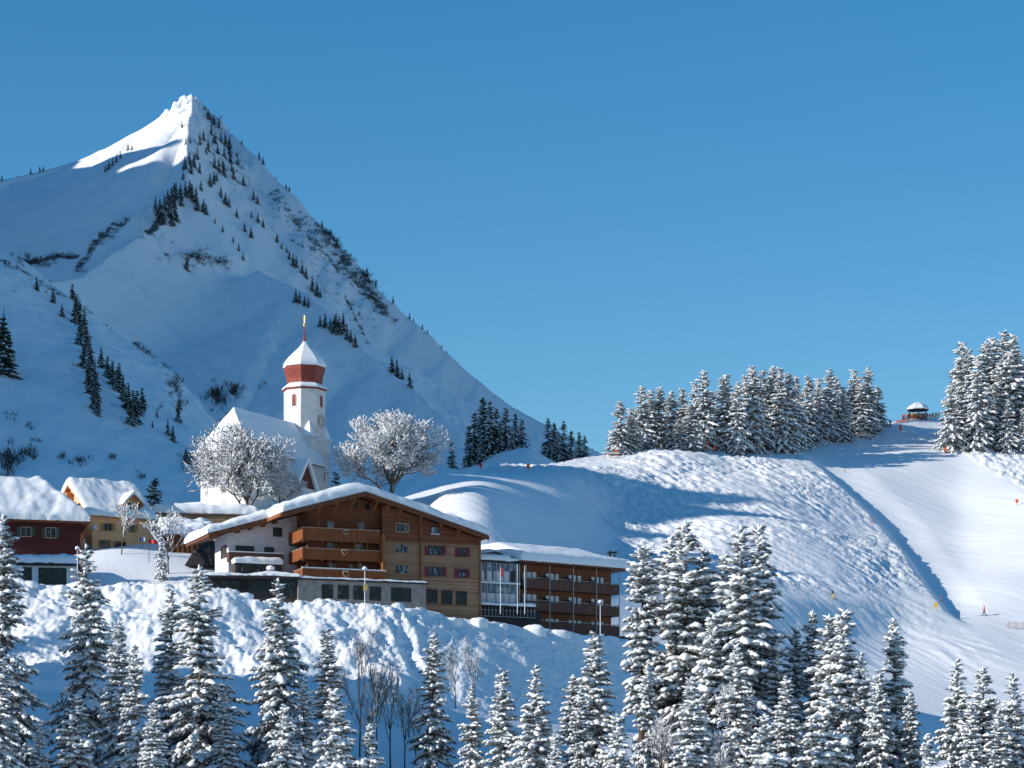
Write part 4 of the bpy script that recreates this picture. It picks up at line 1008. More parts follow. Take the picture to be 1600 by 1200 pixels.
for k in range(3):
    zt_,zb_ = lv[k]; zfl = zb_+.18
    for j,((x0,x1),(x2,x3)) in enumerate(rows_px):
        if k == 2 and j == 0: continue
        ztop = zfl+2.35
        window_az(X,X.A(x0,d1),X.A(x1,d1),zfl+.05,ztop,d1,'frame_dark','white',2 if j == 0 else 1,.07,name='balcony_door')
        window_az(X,X.A(x2,d1),X.A(x3,d1),zfl+.95,ztop,d1,'frame_dark','white',1,.07)
        window_az(X,X.A(x0-7.2,d1),X.A(x0-1.6,d1),ztop-.55,ztop,d1,'frame_dark','white',1,.05) if j else None
        if j:
            xp = X.A(x0-6,.9); mb = MB()
            mb.hexa([(xp-.05,.12,zfl),(xp+.05,.12,zfl),(xp+.05,d1-.12,zfl),(xp-.05,d1-.12,zfl),(xp-.05,.12,zfl+1.55),(xp+.05,.12,zfl+1.55),(xp+.05,d1-.12,zfl+2.0),(xp-.05,d1-.12,zfl+2.0)]); mb.build('partition',M['dark'],R)
            box_part(X,'planter',M['balcony_dark'],xp-1.7,xp-.2,.15,.5,zfl,zfl+1.25)
# roof and snow
rA0, rA1 = X.A(812,-.4), X.A(986,-.6)
box_part(X,'roof',M['eave'],rA0,rA1,-.9,d1+10,zr-.1,zr+.12)
rfz = lambda a,b: zr+.12 + .30*np.clip(b+.9,0,6.5)
snow_cap(R,rA0-.05,rA1+.1,-.95,d1+10,lambda a,b: rfz(a,b)-.9*sstep(rA1-5.5,rA1,a)*sstep(-.5,3,b)*1.0,1.35,22,80,24,1.5,.06,edge=.72)
mb = MB(); mb.tube((0,0,-.6),(0,0,1.1),.22); mb.tube((.9,.1,-.6),(.9,.1,.8),.16); mb.tube((-.5,0,.7),(1.3,0,.95),.12); mb.build('chimney_pots',M['dark'],R,False,(X.A(953,3),3,X.L(953,872,3)[1]))
# stairs terrace at right end
box_part(X,'terrace_wall',M['dark'],aE+.1,aE+6.5,.5,.8,-2.5,lv[2][1]+.55)
mb = MB(); 
for i in range(8): mb.box(aE+.2+i*.85,aE+.26+i*.85,.5,.56,lv[2][1]+.55,lv[2][1]+1.6)
mb.box(aE+.2,aE+6.4,.5,.56,lv[2][1]+1.6,lv[2][1]+1.68); mb.build('railing',M['grey_metal'],R)

# ================================================================== glass link between hotel and annex
Gk = Bld('glass_link', 750, 965, 371.5, 24, 'two-storey glazed link with white curtains between the timber hotel and the annex', 'glass link')
R = Gk.root; az1 = Gk.A(812); zt_ = Gk.L(780,879)[1]; zm = Gk.L(780,912)[1]; zb_ = Gk.L(780,946)[1]
box_part(Gk,'wall',M['dark_stone'],-.5,az1,.6,8,-3,zt_)
cols_ = [752,761,775,787,796,806,811]
for (z0,z1) in ((zm+.25,zt_),(zb_+.1,zm-.1)):
    for p,q in zip(cols_[:-1],cols_[1:]):
        x0,x1 = Gk.A(p+.6),Gk.A(q-.6); zc = z0+(z1-z0)*.56
        if p == 796 and z0 > zm or p == 806: gl = 'glass_dark'
        else: gl = 'curtain'
        f = MB(); f.box(x0,x1,0,.05,z0,zc); f.build('pane',M[gl],R)
        f = MB(); f.box(x0,x1,0,.05,zc+.08,z1); f.build('pane',M['glass_bright'],R)
for p in cols_:
    x = Gk.A(p); box_part(Gk,'mullion',M['grey_metal'],x-.07,x+.07,-.1,.1,zb_,zt_)
box_part(Gk,'cornice',M['white'],-.4,az1,-.35,-.103,zm-.05,zm+.2)
for z in (zt_-.02,): box_part(Gk,'fascia',M['dark'],-.3,az1+.5,-.5,7,z+.02,z+.25)
for (p,q,z0) in ((757,760,zm+.5),(769,772,zm+.5)):
    mb = MB(); mb.box(Gk.A(p),Gk.A(q-.8),-.03,-.003,z0,z0+1.4); mb.build('curtain_gap',M['glass_dark'],R)
snow_cap(R,-.6,Gk.A(797),-.6,7,lambda a,b: zt_+.25+.08*b, .9, 31, 24, 14, .8,.15)
a0,a1 = Gk.A(751,-1.5),Gk.A(838,-1.5)
box_part(Gk,'canopy',M['dark'],a0,a1,-1.5,-.36,zb_-.35,zb_-.1); snow_cap(R,a0,a1,-1.6,-.36,lambda a,b: zb_-.1+0*a,.38,33,40,6,.3,.4)
box_part(Gk,'plinth',M['dark'],a0,a1+1,-.9,-.4,-2.5,zb_-.75)
mb = MB(); 
for i in range(16): x=a0+.2+i*(a1-a0-.4)/15; mb.box(x-.03,x+.03,-1.4,-1.34,zb_-1.75,zb_-.36)
mb.box(a0,a1,-1.42,-1.33,zb_-.85,zb_-.8); mb.box(a0,a1,-1.42,-1.33,zb_-1.75,zb_-1.68); mb.build('railing',M['grey_metal'],R)
# ================================================================== church
C = Bld('church', 385, 792, 428, 62, 'white village church with an octagonal tower, red onion dome and steep snow-covered nave roof', 'church')
R = C.root; NL, NW = 24.0, 9.0
ze = C.L(385,700)[1]; zr_ = C.Zs(362,640,3.0)[1]; 
zr_ = ze + 7.2
wall(C,'nave_wall',M['church_plaster'],0,NL,0,NW,-4,ze,ze)
# steep roof as a solid with hipped near end, thin eaves
mb = MB(); o_ = .45
v = [(-o_,-o_,ze-.05),(NL,-o_,ze-.05),(NL,NW+o_,ze-.05),(-o_,NW+o_,ze-.05),(3.0,NW/2,zr_),(NL,NW/2,zr_)]
mb.add(v,[(0,1,5,4),(3,4,5,2),(0,4,3),(1,2,5),(0,3,2,1)]); mb.build('roof',M['dark_stone'],R)
def snow_shell(v, t, name='snow_cover'):
    n = 14; mbs = MB()
    def quad(p0,p1,p2,p3,seed):
        vs=[];fs=[]
        for i in range(n+1):
            for j in range(n+1):
                u_,w_ = i/n,j/n
                q = Vector(p0)*(1-u_)*(1-w_)+Vector(p1)*u_*(1-w_)+Vector(p2)*u_*w_+Vector(p3)*(1-u_)*w_
                vs.append(q)
        nn = (Vector(p1)-Vector(p0)).cross(Vector(p3)-Vector(p0)).normalized()
        for i in range(n):
            for j in range(n): fs.append((i*(n+1)+j,(i+1)*(n+1)+j,(i+1)*(n+1)+j+1,i*(n+1)+j+1))
        out=[]
        for k,q in enumerate(vs):
            i,j = divmod(k,n+1); th = t*(.75+.25*float(noise(np.array([q.x*.4+seed]),np.array([q.y*.4+q.z*.4]),seed)[0]))
            out.append(q+nn*th*.0+Vector((0,0,1))*th)
        mbs.add(out,fs)
        # standing edge at the eave
        m_ = len(mbs.v); e0 = [out[i*(n+1)] for i in range(n+1)]; b0 = [vs[i*(n+1)] for i in range(n+1)]
        mbs.add(e0+b0,[(i,i+1,i+n+2,i+n+1) for i in range(n)])
    quad(v[0],v[1],v[5],v[4],1); quad(v[3],v[0],v[4],v[4],2); quad(v[2],v[3],v[4],v[5],3)
    import bmesh
    me = bpy.data.meshes.new(name); me.from_pydata([tuple(p) for p in mbs.v],[],mbs.f); bm = bmesh.new(); bm.from_mesh(me)
    bmesh.ops.remove_doubles(bm,verts=bm.verts,dist=.12); bmesh.ops.recalc_face_normals(bm,faces=bm.faces); bm.to_mesh(me); bm.free()
    for p in me.polygons: p.use_smooth = False
    return link(name,me,M['snow_fine'],R)
snow_shell(v,.5)
# tall arched nave windows on the hipped end
# tower
tc_a, tc_b, th_ = 24.6, NW/2, 3.15
zs = C.L(500,688,1.5)[1]; tz = lambda py: (YH-py)/F*451.5 - C.Z0
zs = tz(688); zo = tz(664)
mb = MB(); mb.box(tc_a-th_,tc_a+th_,tc_b-th_,tc_b+th_,-4,zs); mb.build('tower_shaft',M['church_plaster'],R)
r8 = 3.32/math.cos(math.pi/8); ph = math.pi/8
mb = MB(); mb.lathe([(r8,zs-.6),(r8,tz(609))],8,(tc_a,tc_b),ph); mb.build('octagon',M['church_plaster'],R)
# snowy broaches at the four corners
mb = MB(); e_ = th_+.25
for sx in (-1,1):
    for sy in (-1,1):
        cx,cy = tc_a+sx*e_, tc_b+sy*e_
        mb.add([(cx,cy,zs-.15),(tc_a+sx*.9,cy,zs-.15),(cx,tc_b+sy*.9,zs-.15),(cx,cy,zs+.15),(tc_a+sx*.9,cy,zs+.15),(cx,tc_b+sy*.9,zs+.15),(tc_a+sx*2.5,tc_b+sy*2.5,zo+.4),(tc_a+sx*1.0,tc_b+sy*3.1,zs+.6),(tc_a+sx*3.1,tc_b+sy*1.0,zs+.6)],
               [(0,1,2),(0,1,4,3),(0,2,5,3),(3,4,7,6),(3,5,8,6),(1,4,7),(2,5,8)])
mb.box(tc_a-e_,tc_a+e_,tc_b-e_,tc_b+e_,zs-.1,zs+.12)
mb.build('broach_snow',M['snow_fine'],R)
mb = MB(); mb.lathe([(r8+.08,tz(611.5)),(r8+.32,tz(610.5)),(r8+.32,tz(608.8)),(r8,tz(608.8))],8,(tc_a,tc_b),ph); mb.build('cornice',M['onion_red'],R)
mb = MB(); mb.lathe([(r8+.34,tz(608.7)),(r8+.30,tz(606)),(r8-.1,tz(603)),(r8-.6,tz(600)),(1,tz(599.5))],8,(tc_a,tc_b),ph); mb.build('cornice_snow',M['snow_fine'],R)
k9 = 1/9.11
pr = [(28,600.5),(27.3,597),(27.6,593),(29.5,586),(31.2,580),(32,575),(32,571),(31,568),(28.5,563),(24,557.5)]
mb = MB(); mb.lathe([(a*k9*1.03,tz(b)) for a,b in pr],8,(tc_a,tc_b),ph); mb.build('onion_dome',M['onion_red'],R)
ps = [(30.5,575.5),(33.2,573.5),(33.2,570.5),(31.5,566),(28.5,561.5),(23.5,556),(17.5,550),(12.5,545.5),(8,541),(4.6,537),(2.2,533)]
mb = MB(); mb.lathe([(a*k9*1.03,tz(b)) for a,b in ps],8,(tc_a,tc_b),ph); mb.build('dome_snow',M['snow_fine'],R)
mb = MB(); mb.lathe([(2.4*k9,tz(534.5)),(1.9*k9,tz(527)),(1.1*k9,tz(521)),(.9*k9,tz(512))],8,(tc_a,tc_b)); mb.build('spire',M['onion_red'],R)
mb = MB(); mb.lathe([(.05,tz(511)),(2*k9,tz(509.5)),(2.4*k9,tz(507.5)),(2*k9,tz(505.5)),(.05,tz(504))],10,(tc_a,tc_b)); mb.build('ball',M['gold'],R,True)
mb = MB(); mb.box(tc_a-.06,tc_a+.06,tc_b-.06,tc_b+.06,tz(505),tz(492.5)); zc = tz(498); c_ = math.cos(-math.radians(62)); s_ = math.sin(-math.radians(62))
for (zc,hw) in ((tz(497.5),.42),(tz(495),.25)):
    mb.hexa([(tc_a+c_*x-s_*y,tc_b+s_*x+c_*y,z) for z in (zc-.06,zc+.06) for (x,y) in ((-hw,-.05),(hw,-.05),(hw,.05),(-hw,.05))])
mb.build('cross',M['gold'],R)
# arched openings with red louvres on the two facets turned to the viewer, clock on the right one
def arch(ax_, zc, w_, h_, name, m, off, parent=None):
    # ax_ : (nx, ny) facet normal, built proud of the facet by off
    nx,ny = ax_; tx,ty = -ny,nx; pts = [(-w_/2,-h_/2),(w_/2,-h_/2)]+[(w_/2*math.cos(t),h_/2-w_/2+w_/2*math.sin(t)) for t in [math.pi*i/8 for i in range(9)]]
    vs=[]; 
    for d in (3.30,3.32+off):
        for (u_,z) in pts: vs.append((tc_a+nx*d+tx*u_,tc_b+ny*d+ty*u_,zc+z))
    n=len(pts); mb = MB(); mb.add(vs,[tuple(range(n)),tuple(range(2*n-1,n-1,-1))]+[(i,(i+1)%n,(i+1)%n+n,i+n) for i in range(n)])
    return mb.build(name,m,parent or R)
for nrm in ((0,-1),(-1,0),(0,1),(1,0)):
    w_ = arch(nrm,tz(629),1.05,2.3,'belfry_window',M['church_plaster'],.05); arch(nrm,tz(629),.72,2.0,'louvre',M['onion_red'],.09,w_)
def disc(nrm,zc,r_,m,off,name,parent,inner=0):
    nx,ny = nrm; tx,ty = -ny,nx; n=24; vs=[];fs=[]
    for d in (off,off+.03):
        for rr in (r_,inner or .001):
            for i in range(n):
                t=2*math.pi*i/n; u_=rr*math.cos(t); vs.append((tc_a+nx*(3.32+d)+tx*u_,tc_b+ny*(3.32+d)+ty*u_,zc+rr*math.sin(t)))
    for i in range(n):
        j=(i+1)%n
        fs += [(i,j,n+j,n+i),(2*n+i,3*n+i,3*n+j,2*n+j),(i,2*n+i,2*n+j,j)]
    mb = MB(); mb.add(vs,fs); return mb.build(name,m,parent)
ck = disc((0,-1),tz(660),1.05,M['church_plaster'],.02,'clock',R)
disc((0,-1),tz(660),1.12,M['frame'],.06,'clock_ring',ck,1.02); disc((0,-1),tz(660),.62,M['frame'],.06,'inner_ring',ck,.56)
mb = MB(); zc = tz(660)
for i in range(12):
    t = math.pi*i/6; x=.82*math.sin(t); z=.82*math.cos(t); mb.box(tc_a+x-.05,tc_a+x+.05,tc_b-3.42,tc_b-3.35,zc+z-.09,zc+z+.09)
mb.build('hour_marks',M['frame_dark'],ck)
mb = MB(); mb.hexa([(tc_a-.06,tc_b-3.45,zc),(tc_a+.06,tc_b-3.45,zc),(tc_a+.06,tc_b-3.41,zc),(tc_a-.06,tc_b-3.41,zc),(tc_a-.55,tc_b-3.45,zc+.05),(tc_a-.5,tc_b-3.45,zc+.12),(tc_a-.5,tc_b-3.41,zc+.12),(tc_a-.55,tc_b-3.41,zc+.05)]); mb.box(tc_a-.05,tc_a+.05,tc_b-3.45,tc_b-3.41,zc,zc+.8); mb.build('hands',M['gold'],ck)
# side chapel with dark timber gable
pb = -2.6; p0 = C.L(461,762,pb)[0]; p1 = C.L(496,766,pb)[0]; pm_, pz = C.L(480,717,pb); pz0 = C.L(478,762,pb)[1]
wall(C,'chapel_wall',M['church_plaster'],p0+.6,p1-.6,pb+.2,-.003,-4,pz0+1,pz0+1)
mb = MB(); mb.prism([(p0+.4,pz0),(p1-.4,pz0),(pm_,pz-.4)],'y',pb+.1,pb+.35); mb.build('gable',M['boards_dark'],R)
mb = MB(); mb.prism([(p0-.3,pz0-.35),(p0+.5,pz0-.35),(pm_,pz-.45),(p1-.5,pz0-.35),(p1+.3,pz0-.35),(pm_,pz+.35)],'y',pb-.35,4.0); mb.build('chapel_roof_snow',M['snow_fine'],R)
mb = MB(); x_,z_ = C.L(505,742,-.2); mb.tube((x_,-.5,z_+.3),(x_,-.45,z_-1.2),.06); mb.tube((x_,-.5,z_+.3),(x_+1.2,-.5,z_+.5),.06); mb.build('downpipe',M['dark'],R)

# ================================================================== yellow chalet
Yh = Bld('yellow_house', 144, 858, 398, 31, 'yellow-orange chalet with steep snowy roof, timber dormer and shuttered windows', 'house')
R = Yh.root; a1 = Yh.A(238); ze = Yh.L(144,803)[1]; br_ = 8.2; zrd = ze+5.2
prof_ = lambda b: ze + (zrd-ze)*(b/br_) if b <= br_ else zrd-(b-br_)*.63
mb = MB(); mb.prism([(0,-3),(16,-3),(16,prof_(16)),(br_,zrd),(0,ze)],'x',0,a1); mb.build('wall',M['yellow'],R)
o_ = .75; mb = MB(); t_=.22
mb.prism([(-o_,prof_(-o_)),(br_,zrd),(16.6,prof_(16.6)),(16.6,prof_(16.6)+t_),(br_,zrd+t_),(-o_,prof_(-o_)+t_)],'x',-.75,a1+.5); mb.build('roof',M['yellow_wood'],R)
pz = lambda a,b: np.where(b < br_, ze+t_+(zrd-ze)*(b/br_), zrd+t_-(b-br_)*.63)
snow_cap(R,-.85,a1+.6,-o_-.05,16.6,pz,1.05,41,60,50,1.0,.22,edge=.5,tf=lambda a,b: .75+.5*sstep(2,8,b))
for (x0,y0,x1,y1) in ((163,818.5,174,829),(200,820.5,209,831)):
    window(Yh,x0,y0,x1,y1,0,'yellow_wood','glass_dark',2,.12)
    for (u,v) in ((x0-6.5,x0-1.6),(x1+1.6,x1+6.3)):
        au,av=Yh.A(u),Yh.A(v); box_part(Yh,'shutter',M['yellow_wood'],au,av,-.09,-.003,Yh.L((u+v)/2,y1+1)[1],Yh.L((u+v)/2,y0-1)[1])
for (x0,y0,x1,y1) in ((156,845,172,856),(178,847,196,858)): window(Yh,x0,y0,x1,y1,0,'yellow_wood','glass_dark',2,.14)
for (x0,y0,x1,y1) in ((104,757,110,770),(121,786,126,797),(129,840,134,852),(118,838,123,850)): side_window(Yh,x1,y0,x0,y1,0,'yellow_wood','glass_dark')
mb = MB(); b0=Yh.D(115,0); mb.box(-1.1,-.003,b0,b0+3.2,Yh.Zs(108,783,0)[1],Yh.Zs(108,775,0)[1]+.3); mb.build('balcony',M['yellow_wood'],R)
# dormer
dx0,dx1 = Yh.A(196.5,.6),Yh.A(219,.6); dz0 = Yh.L(208,800,.6)[1]; dz1 = Yh.L(208,786,.6)[1]; dzp = Yh.L(208,772.5,.6)[1]; dm=(dx0+dx1)/2
mb = MB(); mb.prism([(dx0,dz0-.5),(dx1,dz0-.5),(dx1,dz1),(dm,dzp-.15),(dx0,dz1)],'y',.6,6); dn = mb.build('dormer',M['yellow_wood'],R)
mb = MB(); mb.prism([(dx0-.5,dz1-.42),(dm,dzp-.1),(dx1+.5,dz1-.42),(dx1+.5,dz1-.25),(dm,dzp+.08),(dx0-.5,dz1-.25)],'y',.1,6.2); mb.build('dormer_roof',M['yellow_wood'],dn)
mb = MB(); mb.prism([(dx0-.6,dz1-.24),(dm,dzp+.09),(dx1+.6,dz1-.24),(dx1+.5,dz1+.05),(dm,dzp+.62),(dx0-.5,dz1+.05)],'y',.0,6.6); mb.build('dormer_snow',M['snow_fine'],dn)
window_az(Yh,dm-1.0,dm-.12,dz0+.1,dz1-.1,.6,'frame_dark','glass_dark',1,.06); window_az(Yh,dm+.12,dm+1.0,dz0+.1,dz1-.1,.6,'frame_dark','glass_dark',1,.06)
mb = MB(); mb.lathe([(.1,0),(.35,.1),(.38,.35),(.15,.75),(.05,.9)],8); mb.build('wall_lamp',M['white'],R,True,(Yh.A(148,-.35),-.35,Yh.L(148,829)[1]))

# ================================================================== dark red house at the left edge
Rh = Bld('red_house', -60, 862, 384, 15, 'dark red timber house with green shutters and thick snow on its hipped roof', 'house')
R = Rh.root; a1 = Rh.A(126); ze = Rh.L(60,817)[1]; ah = Rh.A(60,7)
mb = MB(); mb.box(0,a1,0,13,-3,ze+.1); mb.build('wall',M['red_boards'],R)
box_part(Rh,'roof',M['eave'],-1,a1+1.2,-1.1,14.1,ze+.1,ze+.35)
zrd = Rh.L(40,757,6.5)[1]
hz_ = lambda a,b: ze+.35+(zrd-ze-.35)*np.clip(np.minimum(np.minimum(b+1.1,14.1-b)/7.6, (a1+1.2-a)/(a1+1.2-ah)),0,1)**.92
snow_cap(R,-1,a1+1.35,-1.25,14.1,hz_,1.2,51,70,50,1.1,.3,edge=.62)
for (x0,y0,x1,y1) in ((33,824,48,838),(72,825,87,840)):
    window(Rh,x0,y0,x1,y1,0,'rail','glass_dark',2,.09)
    for (u,v) in ((x0-6.5,x0-1.8),(x1+1.8,x1+6.3)):
        au,av=Rh.A(u),Rh.A(v); box_part(Rh,'shutter',M['shutter_green'],au,av,-.1,-.003,Rh.L((u+v)/2,y1+.5)[1],Rh.L((u+v)/2,y0-1)[1])
# garage row below it
Ga = Bld('garage', -50, 925, 366, 6, 'low white garage with dark openings and a snow-covered flat roof below the red house', 'garage')
R = Ga.root; a1 = Ga.A(119); zt_ = Ga.L(60,884)[1]
mb = MB(); mb.box(0,a1,0,10,-3,zt_); mb.build('wall',M['plaster'],R); box_part(Ga,'roof',M['dark'],-.5,a1+.5,-.8,10.5,zt_+.003,zt_+.38)
snow_cap(R,-.6,a1+.6,-.9,10.5,lambda a,b: zt_+.38+.05*b,1.15,55,60,24,1.2,.2,edge=.5)
for (x0,x1,y0,y1) in ((27,48,888,905),(62,102,889,912),(-20,10,889,906)):
    window(Ga,x0,y0,x1,y1,0,'dark','glass_dark',1 if x1-x0 < 30 else 2,.15,name='garage_opening')

# ================================================================== sheds between the houses and the hotel
Sh = Bld('wooden_shed', 266, 870, 392, 14, 'brown slatted wooden shed under a heavy rounded snow cap left of the hotel', 'shed')
R = Sh.root; a1 = Sh.A(334); zt_ = Sh.L(300,838)[1]
mb = MB(); mb.box(0,a1,0,6,-2,zt_); mb.build('wall',M['boards_dark'],R)
for i in range(9): x=.25+i*.72; box_part(Sh,'slat',M['beam'],x,x+.3,-.08,-.003,-.5,zt_-.4)
box_part(Sh,'roof',M['eave'],-.9,a1+.4,-.9,7,zt_+.003,zt_+.2); snow_cap(R,-1.1,a1+.5,-1.1,7,lambda a,b: zt_+.2+.28*np.clip(b,0,9),1.6,61,34,20,1.5,.3,edge=.45)
Sk = Bld('long_low_building', 242, 815, 410, 8, 'long low building almost buried in snow between the yellow chalet and the church', 'building')
R = Sk.root; a1 = Sk.A(400); zt_ = Sk.L(300,803)[1]
mb = MB(); mb.box(0,a1,0,8,-3,zt_); mb.build('wall',M['planks'],R); box_part(Sk,'eave_board',M['frame'],-.3,a1,-.35,-.003,zt_-.05,zt_+.15)
snow_cap(R,-.5,a1+.3,-.5,9,lambda a,b: zt_+.15+.06*b,1.5,63,60,20,1.6,.2,edge=.35)
tp = W(318,864,385); mb = MB()
mb.add([(-2.6,-1.5,-2),(3.0,-1.5,-2),(3.3,2,-2),(-2,2,-2),(-1.5,-.3,.2),(.2,-.4,1.6),(2.7,.2,1.9),(.5,1.2,.8)],[(0,1,2,3),(0,1,5,4),(1,6,5),(1,2,6),(2,7,6),(2,3,7),(3,0,4,7),(4,5,7),(5,6,7)])
o = mb.build('tarpaulin',M['tarp'],None,False,tp); tag(o,'dark folded tarpaulin over stacked timber between the shed and the hotel','tarpaulin')

# ------------------------------------------------------------------ bare trees
def bare_tree(seed, H, spread, depth=6, kids=3, up=.25, first=.22, snow=True, r0=.28, wob=.18, snow_r=.055, lean=0, tw=.022):
    """trunk / crown (twigs) / snow meshes grown from a branching skeleton"""
    rnd = random.Random(seed); segs = []
    def grow(p, d, L, r, k):
        n = 4 if k > 1 else 3; q = p
        for i in range(n):
            wk = wob*(.25 if k == 0 else 1); d2 = (d + Vector((rnd.gauss(0,wk), rnd.gauss(0,wk), rnd.gauss(0,wk*.7)+up*.14))).normalized()
            e = q + d2*(L/n); ra, rb = r*(1-i/n*.35), r*(1-(i+1)/n*.35)
            segs.append((q, e, max(ra,tw), max(rb,tw*.8), k)); q = e; d = d2
            if k < depth and i >= (1 if k else 1) and rnd.random() < (.85 if k else 1):
                for _ in range(1 if k else 2):
                    ax = d.orthogonal().normalized(); ax.rotate(Matrix.Rotation(rnd.uniform(0,6.28),3,d))
                    dd = (d*math.cos(spread) + ax*math.sin(spread)*rnd.uniform(.8,1.2) + Vector((0,0,up*.25))).normalized()
                    grow(q, dd, L*rnd.uniform(.52,.74), r*.5, k+1)
        if k < depth:
            for _ in range(kids-1 if k else kids+1):
                ax = d.orthogonal().normalized(); ax.rotate(Matrix.Rotation(rnd.uniform(0,6.28),3,d))
                dd = (d + ax*rnd.uniform(.35,.95)*spread + Vector((0,0,up*.2))).normalized()
                grow(q, dd, L*rnd.uniform(.58,.8), r*.6, k+1)
    grow(Vector((0,0,-.8)), Vector((lean,0,1)).normalized(), H*first+.8, r0, 0)
    top = max(s_[1].z for s_ in segs); sc_ = H/top
    P0 = np.array([s_[0][:] for s_ in segs])*sc_; P1 = np.array([s_[1][:] for s_ in segs])*sc_; Ra = np.array([s_[2] for s_ in segs]); Rb = np.array([s_[3] for s_ in segs]); K_ = np.array([s_[4] for s_ in segs])
    def tubes(P0,P1,Ra,Rb,n,flat=1.0):
        d = P1-P0; d /= np.maximum(1e-6,np.linalg.norm(d,axis=1,keepdims=True)); z = np.array([0,0,1.]); a = np.cross(d, z); la = np.linalg.norm(a,axis=1,keepdims=True); a = np.where(la < .05, np.array([[1.,0,0]]), a/np.maximum(la,1e-6)); b = np.cross(a,d)
        V=[]
        for Pq,Rq in ((P0,Ra),(P1,Rb)):
            for i in range(n):
                t=2*math.pi*i/n+.5; V.append(Pq+a*(math.cos(t)*Rq)[:,None]+b*(math.sin(t)*Rq*flat)[:,None])
        V=np.stack(V,1); m=len(P0); base=(np.arange(m)*2*n)[:,None]
        Fq=[base+np.array([[i,(i+1)%n,(i+1)%n+n,i+n]]) for i in range(n)]
        return V.reshape(-1,3), np.concatenate(Fq)
    tk = K_ <= 1
    V,Fq = tubes(P0[tk],P1[tk],Ra[tk],Rb[tk],6); tm = mesh_np('trunk',V,Fq,True); tm.materials.append(M['bark'])
    V,Fq = tubes(P0[~tk],P1[~tk],Ra[~tk],Rb[~tk],3); cm = mesh_np('crown',V,Fq); cm.materials.append(M['twig'])
    parts = [('trunk',tm),('crown',cm)]
    if snow:
        d = P1-P0; hor = np.hypot(d[:,0],d[:,1])/np.maximum(1e-6,np.linalg.norm(d,axis=1)); rng = np.random.default_rng(seed)
        ok = (rng.random(len(hor)) < np.clip(hor*1.6,.15,.92))
        rr = np.maximum(snow_r, Ra*.75)[ok]*rng.uniform(.7,1.25,ok.sum()); off = np.stack([-.02*np.ones(ok.sum()),0*rr,Ra[ok]*.8+rr*.55],-1)
        V,Fq = tubes(P0[ok]+off,P1[ok]+off,rr,rr*.85,3,1.0); sm = mesh_np('snow_load',V,Fq); sm.materials.append(M['crown_snow']); parts.append(('snow_load',sm))
    return dict(H=H, parts=parts, n=len(segs))
def put_tree(proto, loc, label, cat='tree', name='bare_tree', s_=1.0, rz=0, group=None, sx=1.0):
    root = empty(name, loc, rz, label, cat, group); root.scale = (s_*sx, s_*sx, s_)
    for nm, me in proto['parts']:
        q = link(nm, me, None, root)
        if nm != 'trunk': q['kind'] = 'stuff'
    return root
lime = bare_tree(7, 16, 1.0, 5, 4, up=.42, first=.20, r0=.30, snow_r=.062, tw=.024, wob=.17)
lime2 = bare_tree(29, 15.5, .98, 5, 4, up=.5, first=.21, r0=.28, snow_r=.066, tw=.024, wob=.17)
p = W(388,800,418); put_tree(lime, (p.x,p.y,p.z-3.4), 'large bare lime tree covered with frost in front of the church nave', name='lime_tree', s_=1.12, sx=1.05)
p = W(436,800,424); put_tree(lime2, (p.x,p.y,p.z-.6), 'slighter bare frosty tree in front of the church chapel gable', s_=.50, rz=2, name='lime_tree')
p = W(612,782,446); put_tree(lime2, (p.x,p.y,p.z-2.6), 'bare lime tree thick with hoar frost right of the church tower', s_=1.17, rz=.6, name='lime_tree', sx=1.12)
sap = bare_tree(31, 8, .45, 4, 2, up=.5, first=.42, r0=.10, snow_r=.05, tw=.02)
p = G.hit(190,866,380); put_tree(sap, (p.x,p.y,p.z), 'small bare frosted tree in front of the yellow chalet', s_=1.05, name='young_tree')
larch = spruce(160, 10, 1.7, .8, whorl=.6, nb=6, step=.45, frond=1, shape=.7, bare=.08)
p = G.hit(252,905,340); put_spruce(larch, (p.x,p.y,p.z), 7, 'small dark larch on the snow bank between the yellow chalet and the hotel', 'young trees near the houses', 'larch_tree')
p = G.hit(262,900,340); put_tree(sap, (p.x,p.y+1,p.z), 'thin bare tree directly behind the small larch on the bank', s_=1.3, rz=2.2, name='young_tree')
birch = bare_tree(44, 15, .34, 4, 2, up=.6, first=.55, r0=.11, snow=True, snow_r=.022, tw=.018, wob=.10)
birch2 = bare_tree(45, 11, .42, 4, 2, up=.6, first=.40, r0=.09, snow=True, snow_r=.024, tw=.018, wob=.12)
for (a,b,yv,pr,sz_,lab) in ((562,968,296,birch,1.0,'tallest thin bare birch sapling on the bank below the hotel'),(588,1010,292,birch2,1.0,'second bare sapling beside the tallest one on the bank'),(610,1015,294,birch2,1.15,'bare many-stemmed sapling in the middle of the birch thicket'),
     (632,1052,290,birch2,.95,'low bare sapling at the right of the birch thicket'),(570,1070,286,birch2,.8,'short bare sapling at the foot of the birch thicket'),(650,1078,296,birch2,.8,'frosted bare sapling next to the lone conical spruce'),(712,985,312,birch2,.8,'pale bare bush on the bank right of the lone conical spruce'),(742,1000,315,birch2,.7,'pale bare bush beside the avalanche chute on the bank')):
    top = W(a,b,yv); hh = pr['H']*sz_; put_tree(pr, (top.x,top.y,top.z-hh), lab, name='birch_sapling', s_=sz_, rz=a, group='bare saplings on the bank')
p = G.hit(1192,699,560); put_tree(sap, (p.x,p.y,p.z-.2), 'bare bush at the edge of the crest spruces by the groomed run', s_=.55, rz=1, name='bush', sx=1.6, cat='bush')
scrub = bare_tree(52, 9, .6, 5, 2, up=.4, first=.3, r0=.12, snow=True, snow_r=.05)
